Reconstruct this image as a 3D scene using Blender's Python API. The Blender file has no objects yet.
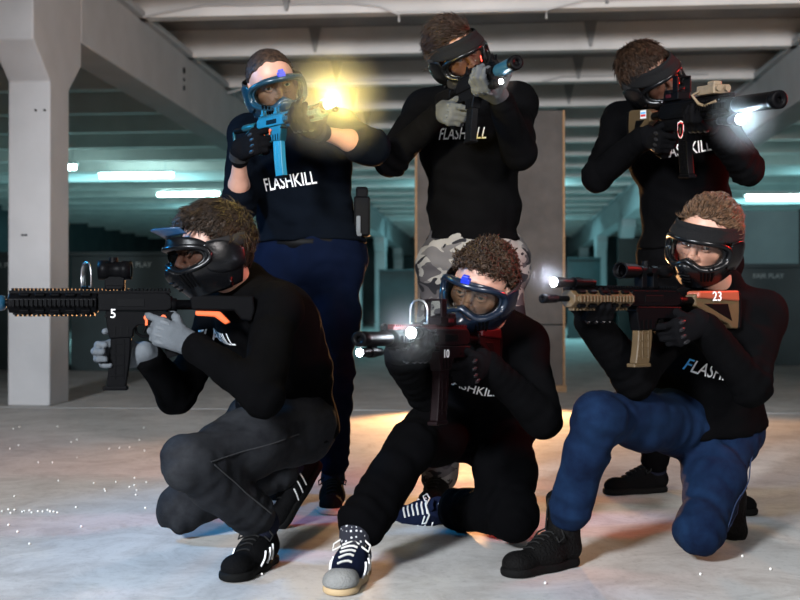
import bpy, bmesh, math, random
import numpy as np
from mathutils import Vector, Matrix
from mathutils.bvhtree import BVHTree
random.seed(7)
RNG = np.random.default_rng(7)
SC = bpy.context.scene
COL = SC.collection
PI = math.pi
F32 = np.float32

# ---------------------------------------------------------------- helpers
FOC = 1100.0
CAMZ = 0.76
HOR = 306.0
def P(px, py, Y):
    """world point at distance Y in front of the camera"""
    return np.array([(px - 400) / FOC * Y, Y, CAMZ - (py - HOR) / FOC * Y])
def V(*a): return np.array(a, dtype=float)
def nz(v):
    v = np.asarray(v, dtype=float); return v / (np.linalg.norm(v) + 1e-12)
def tag(o, label=None, cat=None, group=None, kind=None):
    if label: o['label'] = label
    if cat: o['category'] = cat
    if group: o['group'] = group
    if kind: o['kind'] = kind
    return o
def empty(name, loc, label, cat, group=None, mat=None):
    o = bpy.data.objects.new(name, None); COL.objects.link(o)
    o.empty_display_size = 0.1
    if mat is not None: o.matrix_world = mat
    else: o.location = Vector(loc)
    return tag(o, label, cat, group)
def link(name, me, mat=None, parent=None):
    o = bpy.data.objects.new(name, me); COL.objects.link(o)
    if mat is not None:
        for m in (mat if isinstance(mat, (list, tuple)) else [mat]): me.materials.append(m)
    if parent is not None: o.parent = parent
    return o
def quads_mesh(name, v, q):
    me = bpy.data.meshes.new(name)
    v = np.ascontiguousarray(v, dtype=F32); q = np.ascontiguousarray(q, dtype=np.int32)
    me.vertices.add(len(v)); me.vertices.foreach_set('co', v.ravel())
    me.loops.add(q.size); me.loops.foreach_set('vertex_index', q.ravel())
    me.polygons.add(len(q))
    me.polygons.foreach_set('loop_start', np.arange(0, q.size, 4, dtype=np.int32))
    me.polygons.foreach_set('use_smooth', np.ones(len(q), dtype=bool))
    me.update(calc_edges=True); me.validate()
    return me

class MB:
    """mesh builder"""
    def __init__(s): s.v = []; s.f = []; s.sm = []
    def add(s, vs, fs, smooth=True):
        n = len(s.v); s.v += [tuple(map(float, p)) for p in vs]
        s.f += [tuple(i + n for i in f) for f in fs]; s.sm += [smooth] * len(fs)
    def box(s, c, d, R=None):
        c = np.array(c, float); h = np.array(d, float) / 2; R = np.eye(3) if R is None else np.array(R)
        vs = [c + R @ (h * np.array(k)) for k in ((-1,-1,-1),(1,-1,-1),(1,1,-1),(-1,1,-1),(-1,-1,1),(1,-1,1),(1,1,1),(-1,1,1))]
        s.add(vs, [(0,3,2,1),(4,5,6,7),(0,1,5,4),(1,2,6,5),(2,3,7,6),(3,0,4,7)], False)
    def tube(s, pts, r, n=10, closed=False, caps=True, flat=None):
        pts = [np.array(p, float) for p in pts]; m = len(pts)
        rs = [r] * m if np.isscalar(r) else list(r)
        vs = []; prev = None
        for i in range(m):
            a = pts[i - 1] if (i > 0 or closed) else pts[i]; b = pts[(i + 1) % m] if (i < m - 1 or closed) else pts[i]
            t = nz(b - a)
            if prev is None:
                up = np.array([0, 0, 1.]) if abs(t[2]) < .9 else np.array([0, 1., 0])
                u = nz(np.cross(t, up))
            else:
                u = nz(prev - t * np.dot(prev, t))
            prev = u; w = np.cross(t, u)
            fu, fw = (1, 1) if flat is None else flat
            for k in range(n):
                a_ = 2 * PI * k / n
                vs.append(pts[i] + rs[i] * (fu * math.cos(a_) * u + fw * math.sin(a_) * w))
        fs = []
        for i in range(m if closed else m - 1):
            j = (i + 1) % m
            for k in range(n):
                k2 = (k + 1) % n
                fs.append((i*n+k, i*n+k2, j*n+k2, j*n+k))
        s.add(vs, fs)
        if caps and not closed:
            s.add(vs[:n], [tuple(range(n))[::-1]], False); s.add(vs[-n:], [tuple(range(n))], False)
    def cyl(s, a, b, ra, rb=None, n=20, caps=True):
        s.tube([a, b], [ra, ra if rb is None else rb], n, caps=caps)
    def lathe(s, a, ax, prof, n=24):
        """prof: list of (t along ax, radius)"""
        a = np.array(a, float); ax = nz(ax)
        s.tube_prof(a, ax, prof, n)
    def tube_prof(s, a, ax, prof, n):
        up = np.array([0, 0, 1.]) if abs(ax[2]) < .9 else np.array([0, 1., 0])
        u = nz(np.cross(ax, up)); w = np.cross(ax, u); vs = []
        for t, r in prof:
            for k in range(n):
                q = 2 * PI * k / n; vs.append(a + ax * t + r * (math.cos(q) * u + math.sin(q) * w))
        fs = [(i*n+k, i*n+(k+1) % n, (i+1)*n+(k+1) % n, (i+1)*n+k) for i in range(len(prof)-1) for k in range(n)]
        s.add(vs, fs)
        s.add(vs[:n], [tuple(range(n))[::-1]], False); s.add(vs[-n:], [tuple(range(n))], False)
    def prism(s, prof, w, y0=0.0, axes=(0, 2, 1)):
        """extrude a 2-D outline (a,b) by width w about y0 along the third axis"""
        n = len(prof); vs = []
        for e in (-w / 2, w / 2):
            for a, b in prof:
                p = [0, 0, 0]; p[axes[0]] = a; p[axes[1]] = b; p[axes[2]] = y0 + e; vs.append(p)
        fs = [tuple(range(n))[::-1], tuple(range(n, 2 * n))] + [(i, (i+1) % n, n+(i+1) % n, n+i) for i in range(n)]
        s.add(vs, fs, False)
    def grid(s, fn, nu, nv, wrap=False):
        vs = [fn(i / (nu if wrap else nu - 1), j / (nv - 1)) for i in range(nu) for j in range(nv)]
        fs = []
        for i in range(nu if wrap else nu - 1):
            i2 = (i + 1) % nu
            for j in range(nv - 1): fs.append((i*nv+j, i2*nv+j, i2*nv+j+1, i*nv+j+1))
        s.add(vs, fs)
    def build(s, name, mat, parent=None, bevel=0, solid=0, off=0, fixn=True, T=None, sub=0):
        v = s.v
        if T is not None:
            A = np.array(v) @ np.array(T)[:3, :3].T + np.array(T)[:3, 3]; v = A.tolist()
        me = bpy.data.meshes.new(name); me.from_pydata(v, [], s.f)
        me.polygons.foreach_set('use_smooth', s.sm)
        if fixn:
            bm = bmesh.new(); bm.from_mesh(me); bmesh.ops.recalc_face_normals(bm, faces=bm.faces); bm.to_mesh(me); bm.free()
        o = link(name, me, mat, parent)
        if solid:
            m = o.modifiers.new('s', 'SOLIDIFY'); m.thickness = solid; m.offset = off
        if bevel:
            m = o.modifiers.new('b', 'BEVEL'); m.width = bevel; m.segments = 2; m.limit_method = 'ANGLE'; m.angle_limit = .6
            m.harden_normals = False
        if sub:
            m = o.modifiers.new('u', 'SUBSURF'); m.levels = sub; m.render_levels = sub
        return o

# ---------------------------------------------------------------- signed distance bodies
class Grid:
    def __init__(s, lo, hi, h):
        s.lo = np.array(lo, float); s.h = h
        s.n = np.maximum(np.ceil((np.array(hi) - s.lo) / h).astype(int) + 1, 4)
        s.X = (s.lo[0] + h * np.arange(s.n[0], dtype=F32))[:, None, None].astype(F32)
        s.Y = (s.lo[1] + h * np.arange(s.n[1], dtype=F32))[None, :, None].astype(F32)
        s.Z = (s.lo[2] + h * np.arange(s.n[2], dtype=F32))[None, None, :].astype(F32)
def smin(a, b, k):
    if k <= 0: return np.minimum(a, b)
    h = np.clip(.5 + .5 * (b - a) / k, 0, 1); return b + (a - b) * h - k * h * (1 - h)
def smax(a, b, k): return -smin(-a, -b, k)
def cone(a, b, ra, rb=None, k=.02, n=None, s=1.0):
    return ('c', np.array(a, float), np.array(b, float), ra, ra if rb is None else rb, k, None if n is None else nz(n), s)
def ell(c, r, k=.02, R=None): return ('e', np.array(c, float), np.array(r, float), k, None if R is None else np.array(R))
def sub(prim, k=.01): return ('-', prim, k)
def dist1(p, X, Y, Z, grow=0):
    if p[0] == 'c':
        _, a, b, ra, rb, k, n, s = p
        ab = b - a; L2 = float(ab @ ab)
        dx, dy, dz = X - F32(a[0]), Y - F32(a[1]), Z - F32(a[2])
        t = np.clip((dx * F32(ab[0]) + dy * F32(ab[1]) + dz * F32(ab[2])) / F32(L2), 0, 1) if L2 > 1e-9 else F32(0)
        dx = dx - t * F32(ab[0]); dy = dy - t * F32(ab[1]); dz = dz - t * F32(ab[2])
        if n is not None:
            q = dx * F32(n[0]) + dy * F32(n[1]) + dz * F32(n[2]); e = q * F32(1 / s - 1)
            dx = dx + e * F32(n[0]); dy = dy + e * F32(n[1]); dz = dz + e * F32(n[2])
        d = np.sqrt(dx * dx + dy * dy + dz * dz) - (F32(ra) + t * F32(rb - ra))
        return (d * F32(min(1, s)) if n is not None else d) - F32(grow), k
    if p[0] == 'e':
        _, c, r, k, R = p
        dx, dy, dz = X - F32(c[0]), Y - F32(c[1]), Z - F32(c[2])
        if R is not None:
            dx, dy, dz = [dx * F32(R[0][i]) + dy * F32(R[1][i]) + dz * F32(R[2][i]) for i in range(3)]
        r = r + grow
        k0 = np.sqrt((dx / r[0])**2 + (dy / r[1])**2 + (dz / r[2])**2)
        k1 = np.sqrt((dx / r[0]**2)**2 + (dy / r[1]**2)**2 + (dz / r[2]**2)**2) + F32(1e-6)
        return k0 * (k0 - 1) / k1, k
def sdf(prims, X, Y, Z, grow=0):
    d = None
    for p in prims:
        if p[0] == '|':
            n = nz(p[2]); d = smax(d, (X - F32(p[1][0])) * F32(n[0]) + (Y - F32(p[1][1])) * F32(n[1]) + (Z - F32(p[1][2])) * F32(n[2]), .006); continue
        if p[0] == '-':
            q, _ = dist1(p[1], X, Y, Z); d = smax(d, -q, p[2]); continue
        q, k = dist1(p, X, Y, Z, grow)
        d = q if d is None else smin(d, q, k)
    return d
def bounds(prims, pad=.03):
    lo = np.full(3, 1e9); hi = -lo
    for p in prims:
        if p[0] == 'c':
            r = max(p[3], p[4]) * max(1, p[7])
            for q in (p[1], p[2]): lo = np.minimum(lo, q - r); hi = np.maximum(hi, q + r)
        elif p[0] == 'e':
            lo = np.minimum(lo, p[1] - max(p[2])); hi = np.maximum(hi, p[1] + max(p[2]))
    return lo - pad, hi + pad
def nets(D, g):
    """surface nets of a sampled distance field: vertices, quads"""
    S = D < 0
    c = np.zeros(tuple(n - 1 for n in D.shape), dtype=np.int8)
    for i in (0, 1):
        for j in (0, 1):
            for k in (0, 1):
                c += S[i:D.shape[0]-1+i, j:D.shape[1]-1+j, k:D.shape[2]-1+k]
    I, J, K = np.nonzero((c > 0) & (c < 8))
    idx = np.full(c.shape, -1, dtype=np.int32); idx[I, J, K] = np.arange(len(I))
    acc = np.zeros((len(I), 3)); cnt = np.zeros(len(I))
    cor = [(i, j, k) for i in (0, 1) for j in (0, 1) for k in (0, 1)]
    val = {q: D[I+q[0], J+q[1], K+q[2]] for q in cor}
    for a in cor:
        for ax in range(3):
            if a[ax] == 0:
                b = list(a); b[ax] = 1; b = tuple(b)
                va, vb = val[a], val[b]; m = (va < 0) != (vb < 0)
                t = np.where(m, va / np.where(m, va - vb, 1), 0)
                p = np.zeros((len(I), 3)) + np.array(a); p[:, ax] = t
                acc += p * m[:, None]; cnt += m
    v = g.lo + g.h * (np.stack([I, J, K], 1) + acc / cnt[:, None])
    Q = []
    for ax in range(3):
        sl0 = [slice(1, -1)] * 3; sl1 = [slice(1, -1)] * 3
        sl0[ax] = slice(0, -1); sl1[ax] = slice(1, None)
        A, B = S[tuple(sl0)], S[tuple(sl1)]
        for flip in (False, True):
            i, j, k = np.nonzero((A & ~B) if not flip else (~A & B))
            e = [i + (0 if ax == 0 else 1), j + (0 if ax == 1 else 1), k + (0 if ax == 2 else 1)]
            b, c_ = (ax + 1) % 3, (ax + 2) % 3
            def cell(db, dc):
                q = [x.copy() for x in e]; q[b] = q[b] + db; q[c_] = q[c_] + dc
                return idx[q[0], q[1], q[2]]
            q4 = [cell(-1, -1), cell(0, -1), cell(0, 0), cell(-1, 0)]
            if flip: q4 = q4[::-1]
            if len(i): Q.append(np.stack(q4, 1))
    q = np.concatenate(Q); q = q[(q >= 0).all(1)]
    return v, q
def wob(X, Y, Z, f, s=0.0):
    """cheap smooth noise, about -1..1"""
    a = np.sin(f * (1.0 * X + .37 * Y - .51 * Z) + s + 1.7 * np.sin(f * .61 * (Y - .4 * X + .3 * Z) + 2.1 + s))
    b = np.sin(f * (.93 * Y + .44 * Z - .22 * X) * 1.13 + 1.3 * s + 1.5 * np.sin(f * .53 * (Z + .7 * X) + .7))
    c = np.sin(f * (1.02 * Z + .3 * X + .41 * Y) * .91 + .7 * s + 1.6 * np.sin(f * .57 * (X - .6 * Y) + 1.9))
    return (a + b + c) / 3
def folds(X, Y, Z, specs):
    """cloth folds: (centre, axis, amplitude, spread, wavelength)"""
    d = 0
    for (c, ax, A, sp, wl) in specs:
        ax = nz(ax)
        dx, dy, dz = X - F32(c[0]), Y - F32(c[1]), Z - F32(c[2])
        r2 = dx*dx + dy*dy + dz*dz
        t = dx * F32(ax[0]) + dy * F32(ax[1]) + dz * F32(ax[2])
        w = np.exp(-r2 / F32(2 * sp * sp))
        ph = t * F32(2 * PI / wl) + 3.6 * wob(X, Y, Z, F32(11.0), c[0] * 9)
        d = d + F32(A) * w * np.sin(ph) * (F32(.45) + F32(.75) * wob(X, Y, Z, F32(17.0), c[2] * 7 + 2))
    return d
def sdf_mesh(name, prims, h, mat, parent, base=(0, 0, 0), cuts=(), grow=0, fold=(), noise=(), crease=(), extra=None, T=None, islands=()):
    """closed skin round a set of limbs; cuts: (point, outward normal) planes; islands: further (v, q) joined in"""
    lo, hi = bounds(prims, .02 + grow + 2 * h)
    g = Grid(lo, hi, h)
    D = sdf(prims, g.X, g.Y, g.Z, grow)
    D = D + np.zeros(tuple(g.n), dtype=F32)
    if len(fold): D = D + folds(g.X, g.Y, g.Z, fold)
    for A, f in noise: D = D + F32(A) * wob(g.X, g.Y, g.Z, F32(f), A * 900)
    for A, f, sx in crease: D = D + F32(A) * np.exp(-(wob(g.X, g.Y, g.Z * F32(sx), F32(f), A * 700) * F32(4.5)) ** 2)
    for pt, nn in cuts:
        nn = nz(nn)
        D = smax(D, (g.X - F32(pt[0])) * F32(nn[0]) + (g.Y - F32(pt[1])) * F32(nn[1]) + (g.Z - F32(pt[2])) * F32(nn[2]), .006)
    if extra is not None: D = extra(D, g)
    D[0], D[-1], D[:, 0], D[:, -1], D[:, :, 0], D[:, :, -1] = 1, 1, 1, 1, 1, 1
    v, q = nets(D, g)
    for v2, q2 in islands:
        q = np.concatenate([q, q2 + len(v)]); v = np.concatenate([v, v2])
    if T is not None:
        A = np.array(T); v = v @ A[:3, :3].T + A[:3, 3]
    v = v - np.array(base)
    return link(name, quads_mesh(name, v, q), mat, parent)
def frame(origin, fwd, up):
    """4x4 with columns right, forward, up"""
    f = nz(fwd); r = nz(np.cross(f, np.array(up, float))); u = np.cross(r, f)
    M = np.eye(4); M[:3, 0] = r; M[:3, 1] = f; M[:3, 2] = u; M[:3, 3] = origin
    return M
def tp(M, p): return M[:3, :3] @ np.array(p, float) + M[:3, 3]
def td(M, p): return M[:3, :3] @ np.array(p, float)

# ---------------------------------------------------------------- materials
def nt(name):
    m = bpy.data.materials.new(name); m.use_nodes = True
    t = m.node_tree; t.nodes.clear()
    o = t.nodes.new('ShaderNodeOutputMaterial'); b = t.nodes.new('ShaderNodeBsdfPrincipled')
    t.links.new(b.outputs[0], o.inputs[0]); return m, t, b, o
def mat(name, col, rough=.6, metal=0, bump=0, bscale=60, var=0, vscale=6, spec=.5, col2=None, sheen=0, detail=3, sss=0, coat=0):
    m, t, b, o = nt(name)
    b.inputs['Base Color'].default_value = (*col, 1); b.inputs['Roughness'].default_value = rough
    b.inputs['Metallic'].default_value = metal; b.inputs['Specular IOR Level'].default_value = spec
    if sheen: b.inputs['Sheen Weight'].default_value = sheen; b.inputs['Sheen Roughness'].default_value = .6
    if coat: b.inputs['Coat Weight'].default_value = coat; b.inputs['Coat Roughness'].default_value = .15
    if sss:
        b.inputs['Subsurface Weight'].default_value = sss; b.inputs['Subsurface Radius'].default_value = (.012, .005, .003)
    tc = t.nodes.new('ShaderNodeTexCoord')
    if var:
        n = t.nodes.new('ShaderNodeTexNoise'); n.inputs['Scale'].default_value = vscale; n.inputs['Detail'].default_value = 5
        t.links.new(tc.outputs['Object'], n.inputs['Vector'])
        r = t.nodes.new('ShaderNodeValToRGB'); r.color_ramp.elements[0].position = .35; r.color_ramp.elements[1].position = .68
        c2 = col2 or tuple(c * (1 - var) for c in col)
        r.color_ramp.elements[0].color = (*c2, 1); r.color_ramp.elements[1].color = (*col, 1)
        t.links.new(n.outputs[0], r.inputs[0]); t.links.new(r.outputs[0], b.inputs['Base Color'])
    if bump:
        n = t.nodes.new('ShaderNodeTexNoise'); n.inputs['Scale'].default_value = bscale; n.inputs['Detail'].default_value = detail
        t.links.new(tc.outputs['Object'], n.inputs['Vector'])
        bp = t.nodes.new('ShaderNodeBump'); bp.inputs['Strength'].default_value = bump; bp.inputs['Distance'].default_value = .01
        t.links.new(n.outputs[0], bp.inputs['Height']); t.links.new(bp.outputs[0], b.inputs['Normal'])
    return m
def emit(name, col, s):
    m, t, b, o = nt(name)
    b.inputs['Base Color'].default_value = (*col, 1)
    b.inputs['Emission Color'].default_value = (*col, 1); b.inputs['Emission Strength'].default_value = s
    return m
def lens_mat(name, tint, rough=.03, refl=.12):
    m, t, b, o = nt(name)
    tr = t.nodes.new('ShaderNodeBsdfTransparent'); tr.inputs[0].default_value = (*tint, 1)
    gl = t.nodes.new('ShaderNodeBsdfGlossy'); gl.inputs['Roughness'].default_value = rough; gl.inputs[0].default_value = (1, 1, 1, 1)
    lw = t.nodes.new('ShaderNodeLayerWeight'); lw.inputs[0].default_value = .35
    mr = t.nodes.new('ShaderNodeMath'); mr.operation = 'MULTIPLY_ADD'; mr.inputs[1].default_value = .5; mr.inputs[2].default_value = refl * .3
    mx = t.nodes.new('ShaderNodeMixShader')
    t.links.new(lw.outputs['Fresnel'], mr.inputs[0]); t.links.new(mr.outputs[0], mx.inputs[0])
    t.links.new(tr.outputs[0], mx.inputs[1]); t.links.new(gl.outputs[0], mx.inputs[2]); t.links.new(mx.outputs[0], o.inputs[0])
    return m
# ================================================================ materials
M = {}
M['black_plastic'] = mat('black_plastic', (.012, .012, .014), .38, bump=.15, bscale=300)
M['gun_black'] = mat('gun_black', (.0022, .0022, .0027), .42, bump=.08, bscale=400, spec=.045)
M['gun_dark'] = mat('gun_dark', (.002, .002, .0024), .5, spec=.06)
M['tan'] = mat('tan_polymer', (.085, .054, .024), .5, bump=.1, bscale=300, var=.2, vscale=12)
M['tan_dull'] = mat('tan_dull', (.2, .145, .09), .55, var=.25, vscale=30)
M['orange'] = mat('orange_polymer', (.85, .13, .03), .45)
M['rust'] = mat('rust_red', (.3, .06, .028), .45)
M['gun_red'] = mat('gun_red', (.05, .003, .0045), .45, spec=.2)
M['gun_wine'] = mat('gun_wine', (.005, .0014, .002), .5, spec=.1)
M['gun_teal'] = mat('gun_teal', (.004, .066, .085), .4, var=.4, vscale=20)
M['mag_blue'] = mat('mag_blue', (.012, .15, .23), .4)
M['can_blue'] = mat('can_blue', (.005, .045, .085), .35)
M['white_print'] = mat('white_print', (.85, .85, .85), .7)
M['blue_print'] = mat('blue_print', (.1, .45, .85), .7)
M['red_print'] = mat('red_print', (.75, .04, .05), .7)
M['steel'] = mat('steel', (.5, .5, .52), .3, metal=1)
M['clear'] = lens_mat('clear_pane', (.86, .9, .92), .03, .3)
M['optic_glass'] = lens_mat('optic_glass', (.25, .3, .35), .03, .5)
M['visor_clear'] = lens_mat('visor_clear', (.9, .87, .84), .06, .05)
M['visor_green'] = lens_mat('visor_green', (.5, .5, .44), .08, .1)
M['visor_dark'] = lens_mat('visor_dark', (.5, .47, .45), .06, .08)
M['visor_smoke'] = lens_mat('visor_smoke', (.34, .32, .31), .08, .14)
M['light_white'] = emit('light_white', (.86, .93, 1), 60)
M['light_yellow'] = emit('light_yellow', (1, .82, .35), 220)
M['mask_black'] = mat('mask_black', (.003, .0033, .004), .26, bump=.05, bscale=120, spec=.3)
M['mask_teal'] = mat('mask_teal', (.004, .028, .048), .3, spec=.6)
M['mask_navy'] = mat('mask_navy', (.004, .010, .022), .28, spec=.6)
M['foam'] = mat('foam', (.02, .02, .02), .95)
M['blue_knob'] = mat('blue_knob', (.01, .03, .5), .35)
M['bill'] = mat('bill_blue', (.012, .05, .12), .3)
M['band'] = mat('band_cloth', (.0055, .0055, .006), .9, bump=.5, bscale=260, spec=.15)
M['strap'] = mat('strap_webbing', (.004, .004, .0045), .9, bump=.4, bscale=500)
M['skin'] = mat('skin', (.5, .27, .195), .48, var=.18, vscale=18, bump=.08, bscale=160, sss=.12)
M['eye_white'] = mat('eye_white', (.75, .72, .7), .15)
M['iris'] = mat('iris', (.06, .09, .1), .1)
M['brow'] = mat('brow', (.08, .045, .03), .9)
M['lip'] = mat('lip', (.5, .2, .17), .5)
def hair_mat(n, c):
    c = tuple(x * .55 for x in c); m = mat(n, c, .5, var=.55, vscale=90, bump=.35, bscale=160, spec=.25, col2=tuple(x * .2 for x in c)); return m
M['hair_buzz'] = hair_mat('hair_buzz', (.10, .058, .038))
M['hair_brown'] = hair_mat('hair_brown', (.06, .03, .017))
M['hair_auburn'] = hair_mat('hair_auburn', (.085, .042, .022))
M['hair_dark'] = hair_mat('hair_dark', (.07, .043, .026))
M['hair_curl'] = hair_mat('hair_curl', (.095, .052, .028))
M['hair_light'] = hair_mat('hair_light', (.26, .14, .075))
def cloth(n, c, bs=420, b=.35, rough=.92, sheen=0, var=.25): return mat(n, c, rough, bump=b, bscale=bs, var=var, vscale=14, spec=.035, sheen=sheen)
M['sweat_black'] = cloth('sweat_black', (.0022, .0022, .0026))
M['sweat_navy'] = cloth('sweat_navy', (.0022, .0036, .0065))
M['glove_black'] = cloth('glove_black', (.0042, .0042, .005), 300)
M['glove_grey'] = cloth('glove_grey', (.125, .138, .152), 320, .4)
M['glove_ash'] = cloth('glove_ash', (.075, .08, .086), 320, .4)
M['ash_patch'] = cloth('ash_patch', (.1, .107, .115), 320, .3)
M['glove_patch'] = cloth('glove_patch', (.165, .18, .195), 320, .3)
M['trouser_navy'] = cloth('trouser_navy', (.0024, .005, .016), 380)
M['trouser_black'] = cloth('trouser_black', (.002, .002, .0025), 380)
M['sock_dark'] = cloth('sock_dark', (.015, .017, .03), 300)
M['shoe_black'] = cloth('shoe_black', (.006, .006, .0065), 300, .5)
M['boot_black'] = mat('boot_black', (.004, .0037, .0037), .75, spec=.1, bump=.6, bscale=140)
M['shoe_navy'] = cloth('shoe_navy', (.008, .012, .032), 300, .5)
M['suede_grey'] = cloth('suede_grey', (.3, .3, .29), 200, .6)
M['sole_dark'] = mat('sole_dark', (.005, .005, .005), .8, spec=.1, bump=.3, bscale=90)
M['sole_pale'] = mat('sole_pale', (.6, .42, .36), .7)
M['sole_tan'] = mat('sole_tan', (.5, .36, .2), .7)
M['lace_white'] = cloth('lace_white', (.75, .74, .7), 500)
M['lace_black'] = cloth('lace_black', (.02, .02, .02), 500)
M['stitch'] = mat('stitch', (.28, .26, .24), .9)
M['stitch_dark'] = mat('stitch_dark', (.03, .031, .034), .9)
M['stitch_navy'] = mat('stitch_navy', (.01, .025, .07), .9)
M['stitch_tan'] = mat('stitch_tan', (.3, .2, .09), .9)
def denim(n, c, fade):
    m, t, b, o = nt(n); b.inputs['Roughness'].default_value = .9; b.inputs['Specular IOR Level'].default_value = .12
    tc = t.nodes.new('ShaderNodeTexCoord')
    a = t.nodes.new('ShaderNodeTexNoise'); a.inputs['Scale'].default_value = 9; a.inputs['Detail'].default_value = 6; a.inputs['Roughness'].default_value = .7
    r = t.nodes.new('ShaderNodeValToRGB'); r.color_ramp.elements[0].position = .36; r.color_ramp.elements[1].position = .72
    r.color_ramp.elements[0].color = (*c, 1); r.color_ramp.elements[1].color = (*fade, 1)
    w = t.nodes.new('ShaderNodeTexNoise'); w.inputs['Scale'].default_value = 650; w.inputs['Detail'].default_value = 2
    bp = t.nodes.new('ShaderNodeBump'); bp.inputs['Strength'].default_value = .35; bp.inputs['Distance'].default_value = .006
    for n_ in (a, w): t.links.new(tc.outputs['Object'], n_.inputs['Vector'])
    t.links.new(a.outputs[0], r.inputs[0]); t.links.new(r.outputs[0], b.inputs['Base Color'])
    t.links.new(w.outputs[0], bp.inputs['Height']); t.links.new(bp.outputs[0], b.inputs['Normal'])
    return m
M['denim_grey'] = denim('denim_grey', (.009, .0095, .012), (.028, .03, .034))
M['denim_blue'] = denim('denim_blue', (.0016, .006, .023), (.006, .021, .058))
def camo():
    m, t, b, o = nt('camouflage'); b.inputs['Roughness'].default_value = .9; b.inputs['Specular IOR Level'].default_value = .15
    tc = t.nodes.new('ShaderNodeTexCoord'); prev = None
    for i, (sc, off, th, col) in enumerate(((7.5, 0, .52, (.085, .08, .082)), (8.5, 5.3, .56, (.05, .046, .05)), (9.5, 11.7, .585, (.012, .012, .015)))):
        mp = t.nodes.new('ShaderNodeMapping'); mp.inputs['Location'].default_value = (off, off * .7, off * .3); mp.inputs['Scale'].default_value = (1, 1, 1.9)
        n = t.nodes.new('ShaderNodeTexNoise'); n.inputs['Scale'].default_value = sc; n.inputs['Detail'].default_value = 1.5; n.inputs['Distortion'].default_value = .8
        t.links.new(tc.outputs['Object'], mp.inputs[0]); t.links.new(mp.outputs[0], n.inputs['Vector'])
        g = t.nodes.new('ShaderNodeMath'); g.operation = 'GREATER_THAN'; g.inputs[1].default_value = th
        t.links.new(n.outputs[0], g.inputs[0])
        mx = t.nodes.new('ShaderNodeMix'); mx.data_type = 'RGBA'
        t.links.new(g.outputs[0], mx.inputs[0]); mx.inputs[7].default_value = (*col, 1)
        if prev is None: mx.inputs[6].default_value = (.19, .18, .17, 1)
        else: t.links.new(prev, mx.inputs[6])
        prev = mx.outputs[2]
    t.links.new(prev, b.inputs['Base Color']); return m
M['camo'] = camo()
def dotted():
    m, t, b, o = nt('dotted_sock'); b.inputs['Roughness'].default_value = .95
    tc = t.nodes.new('ShaderNodeTexCoord'); v = t.nodes.new('ShaderNodeTexVoronoi'); v.inputs['Scale'].default_value = 75; v.inputs['Randomness'].default_value = .25
    g = t.nodes.new('ShaderNodeMath'); g.operation = 'LESS_THAN'; g.inputs[1].default_value = .26
    mx = t.nodes.new('ShaderNodeMix'); mx.data_type = 'RGBA'; mx.inputs[6].default_value = (.012, .013, .022, 1); mx.inputs[7].default_value = (.6, .6, .62, 1)
    t.links.new(tc.outputs['Object'], v.inputs['Vector']); t.links.new(v.outputs['Distance'], g.inputs[0]); t.links.new(g.outputs[0], mx.inputs[0])
    t.links.new(mx.outputs[2], b.inputs['Base Color']); return m
M['sock_dots'] = dotted()
M['concrete_white'] = mat('painted_concrete', (.52, .52, .53), .8, bump=.12, bscale=25, var=.1, vscale=3)
M['concrete_rib'] = mat('rib_concrete', (.8, .77, .74), .85, bump=.1, bscale=20, var=.14, vscale=2)
M['concrete_slab'] = mat('slab_concrete', (.38, .38, .38), .9, bump=.1, bscale=20, var=.25, vscale=2)
M['conduit'] = mat('conduit', (.55, .53, .52), .5)
M['wall_dark'] = mat('wall_dark', (.07, .11, .12), .85, var=.3, vscale=1.5)
M['panel_dark'] = mat('panel_dark', (.03, .055, .06), .6, var=.3, vscale=3)
M['panel_teal'] = mat('panel_teal', (.22, .36, .38), .7, var=.15, vscale=2)
M['panel_grey'] = mat('panel_grey', (.105, .097, .092), .9, bump=.3, bscale=40, var=.3, vscale=5)
M['wood_edge'] = mat('wood_edge', (.36, .22, .11), .7, var=.3, vscale=20)
M['pellet'] = mat('pellet', (.85, .85, .82), .4)
M['lamp_body'] = mat('lamp_body', (.6, .62, .62), .5)
M['tube_light'] = emit('tube_light', (.6, 1, .98), 45)
M['grey_text'] = mat('grey_text', (.32, .4, .4), .8)
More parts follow.
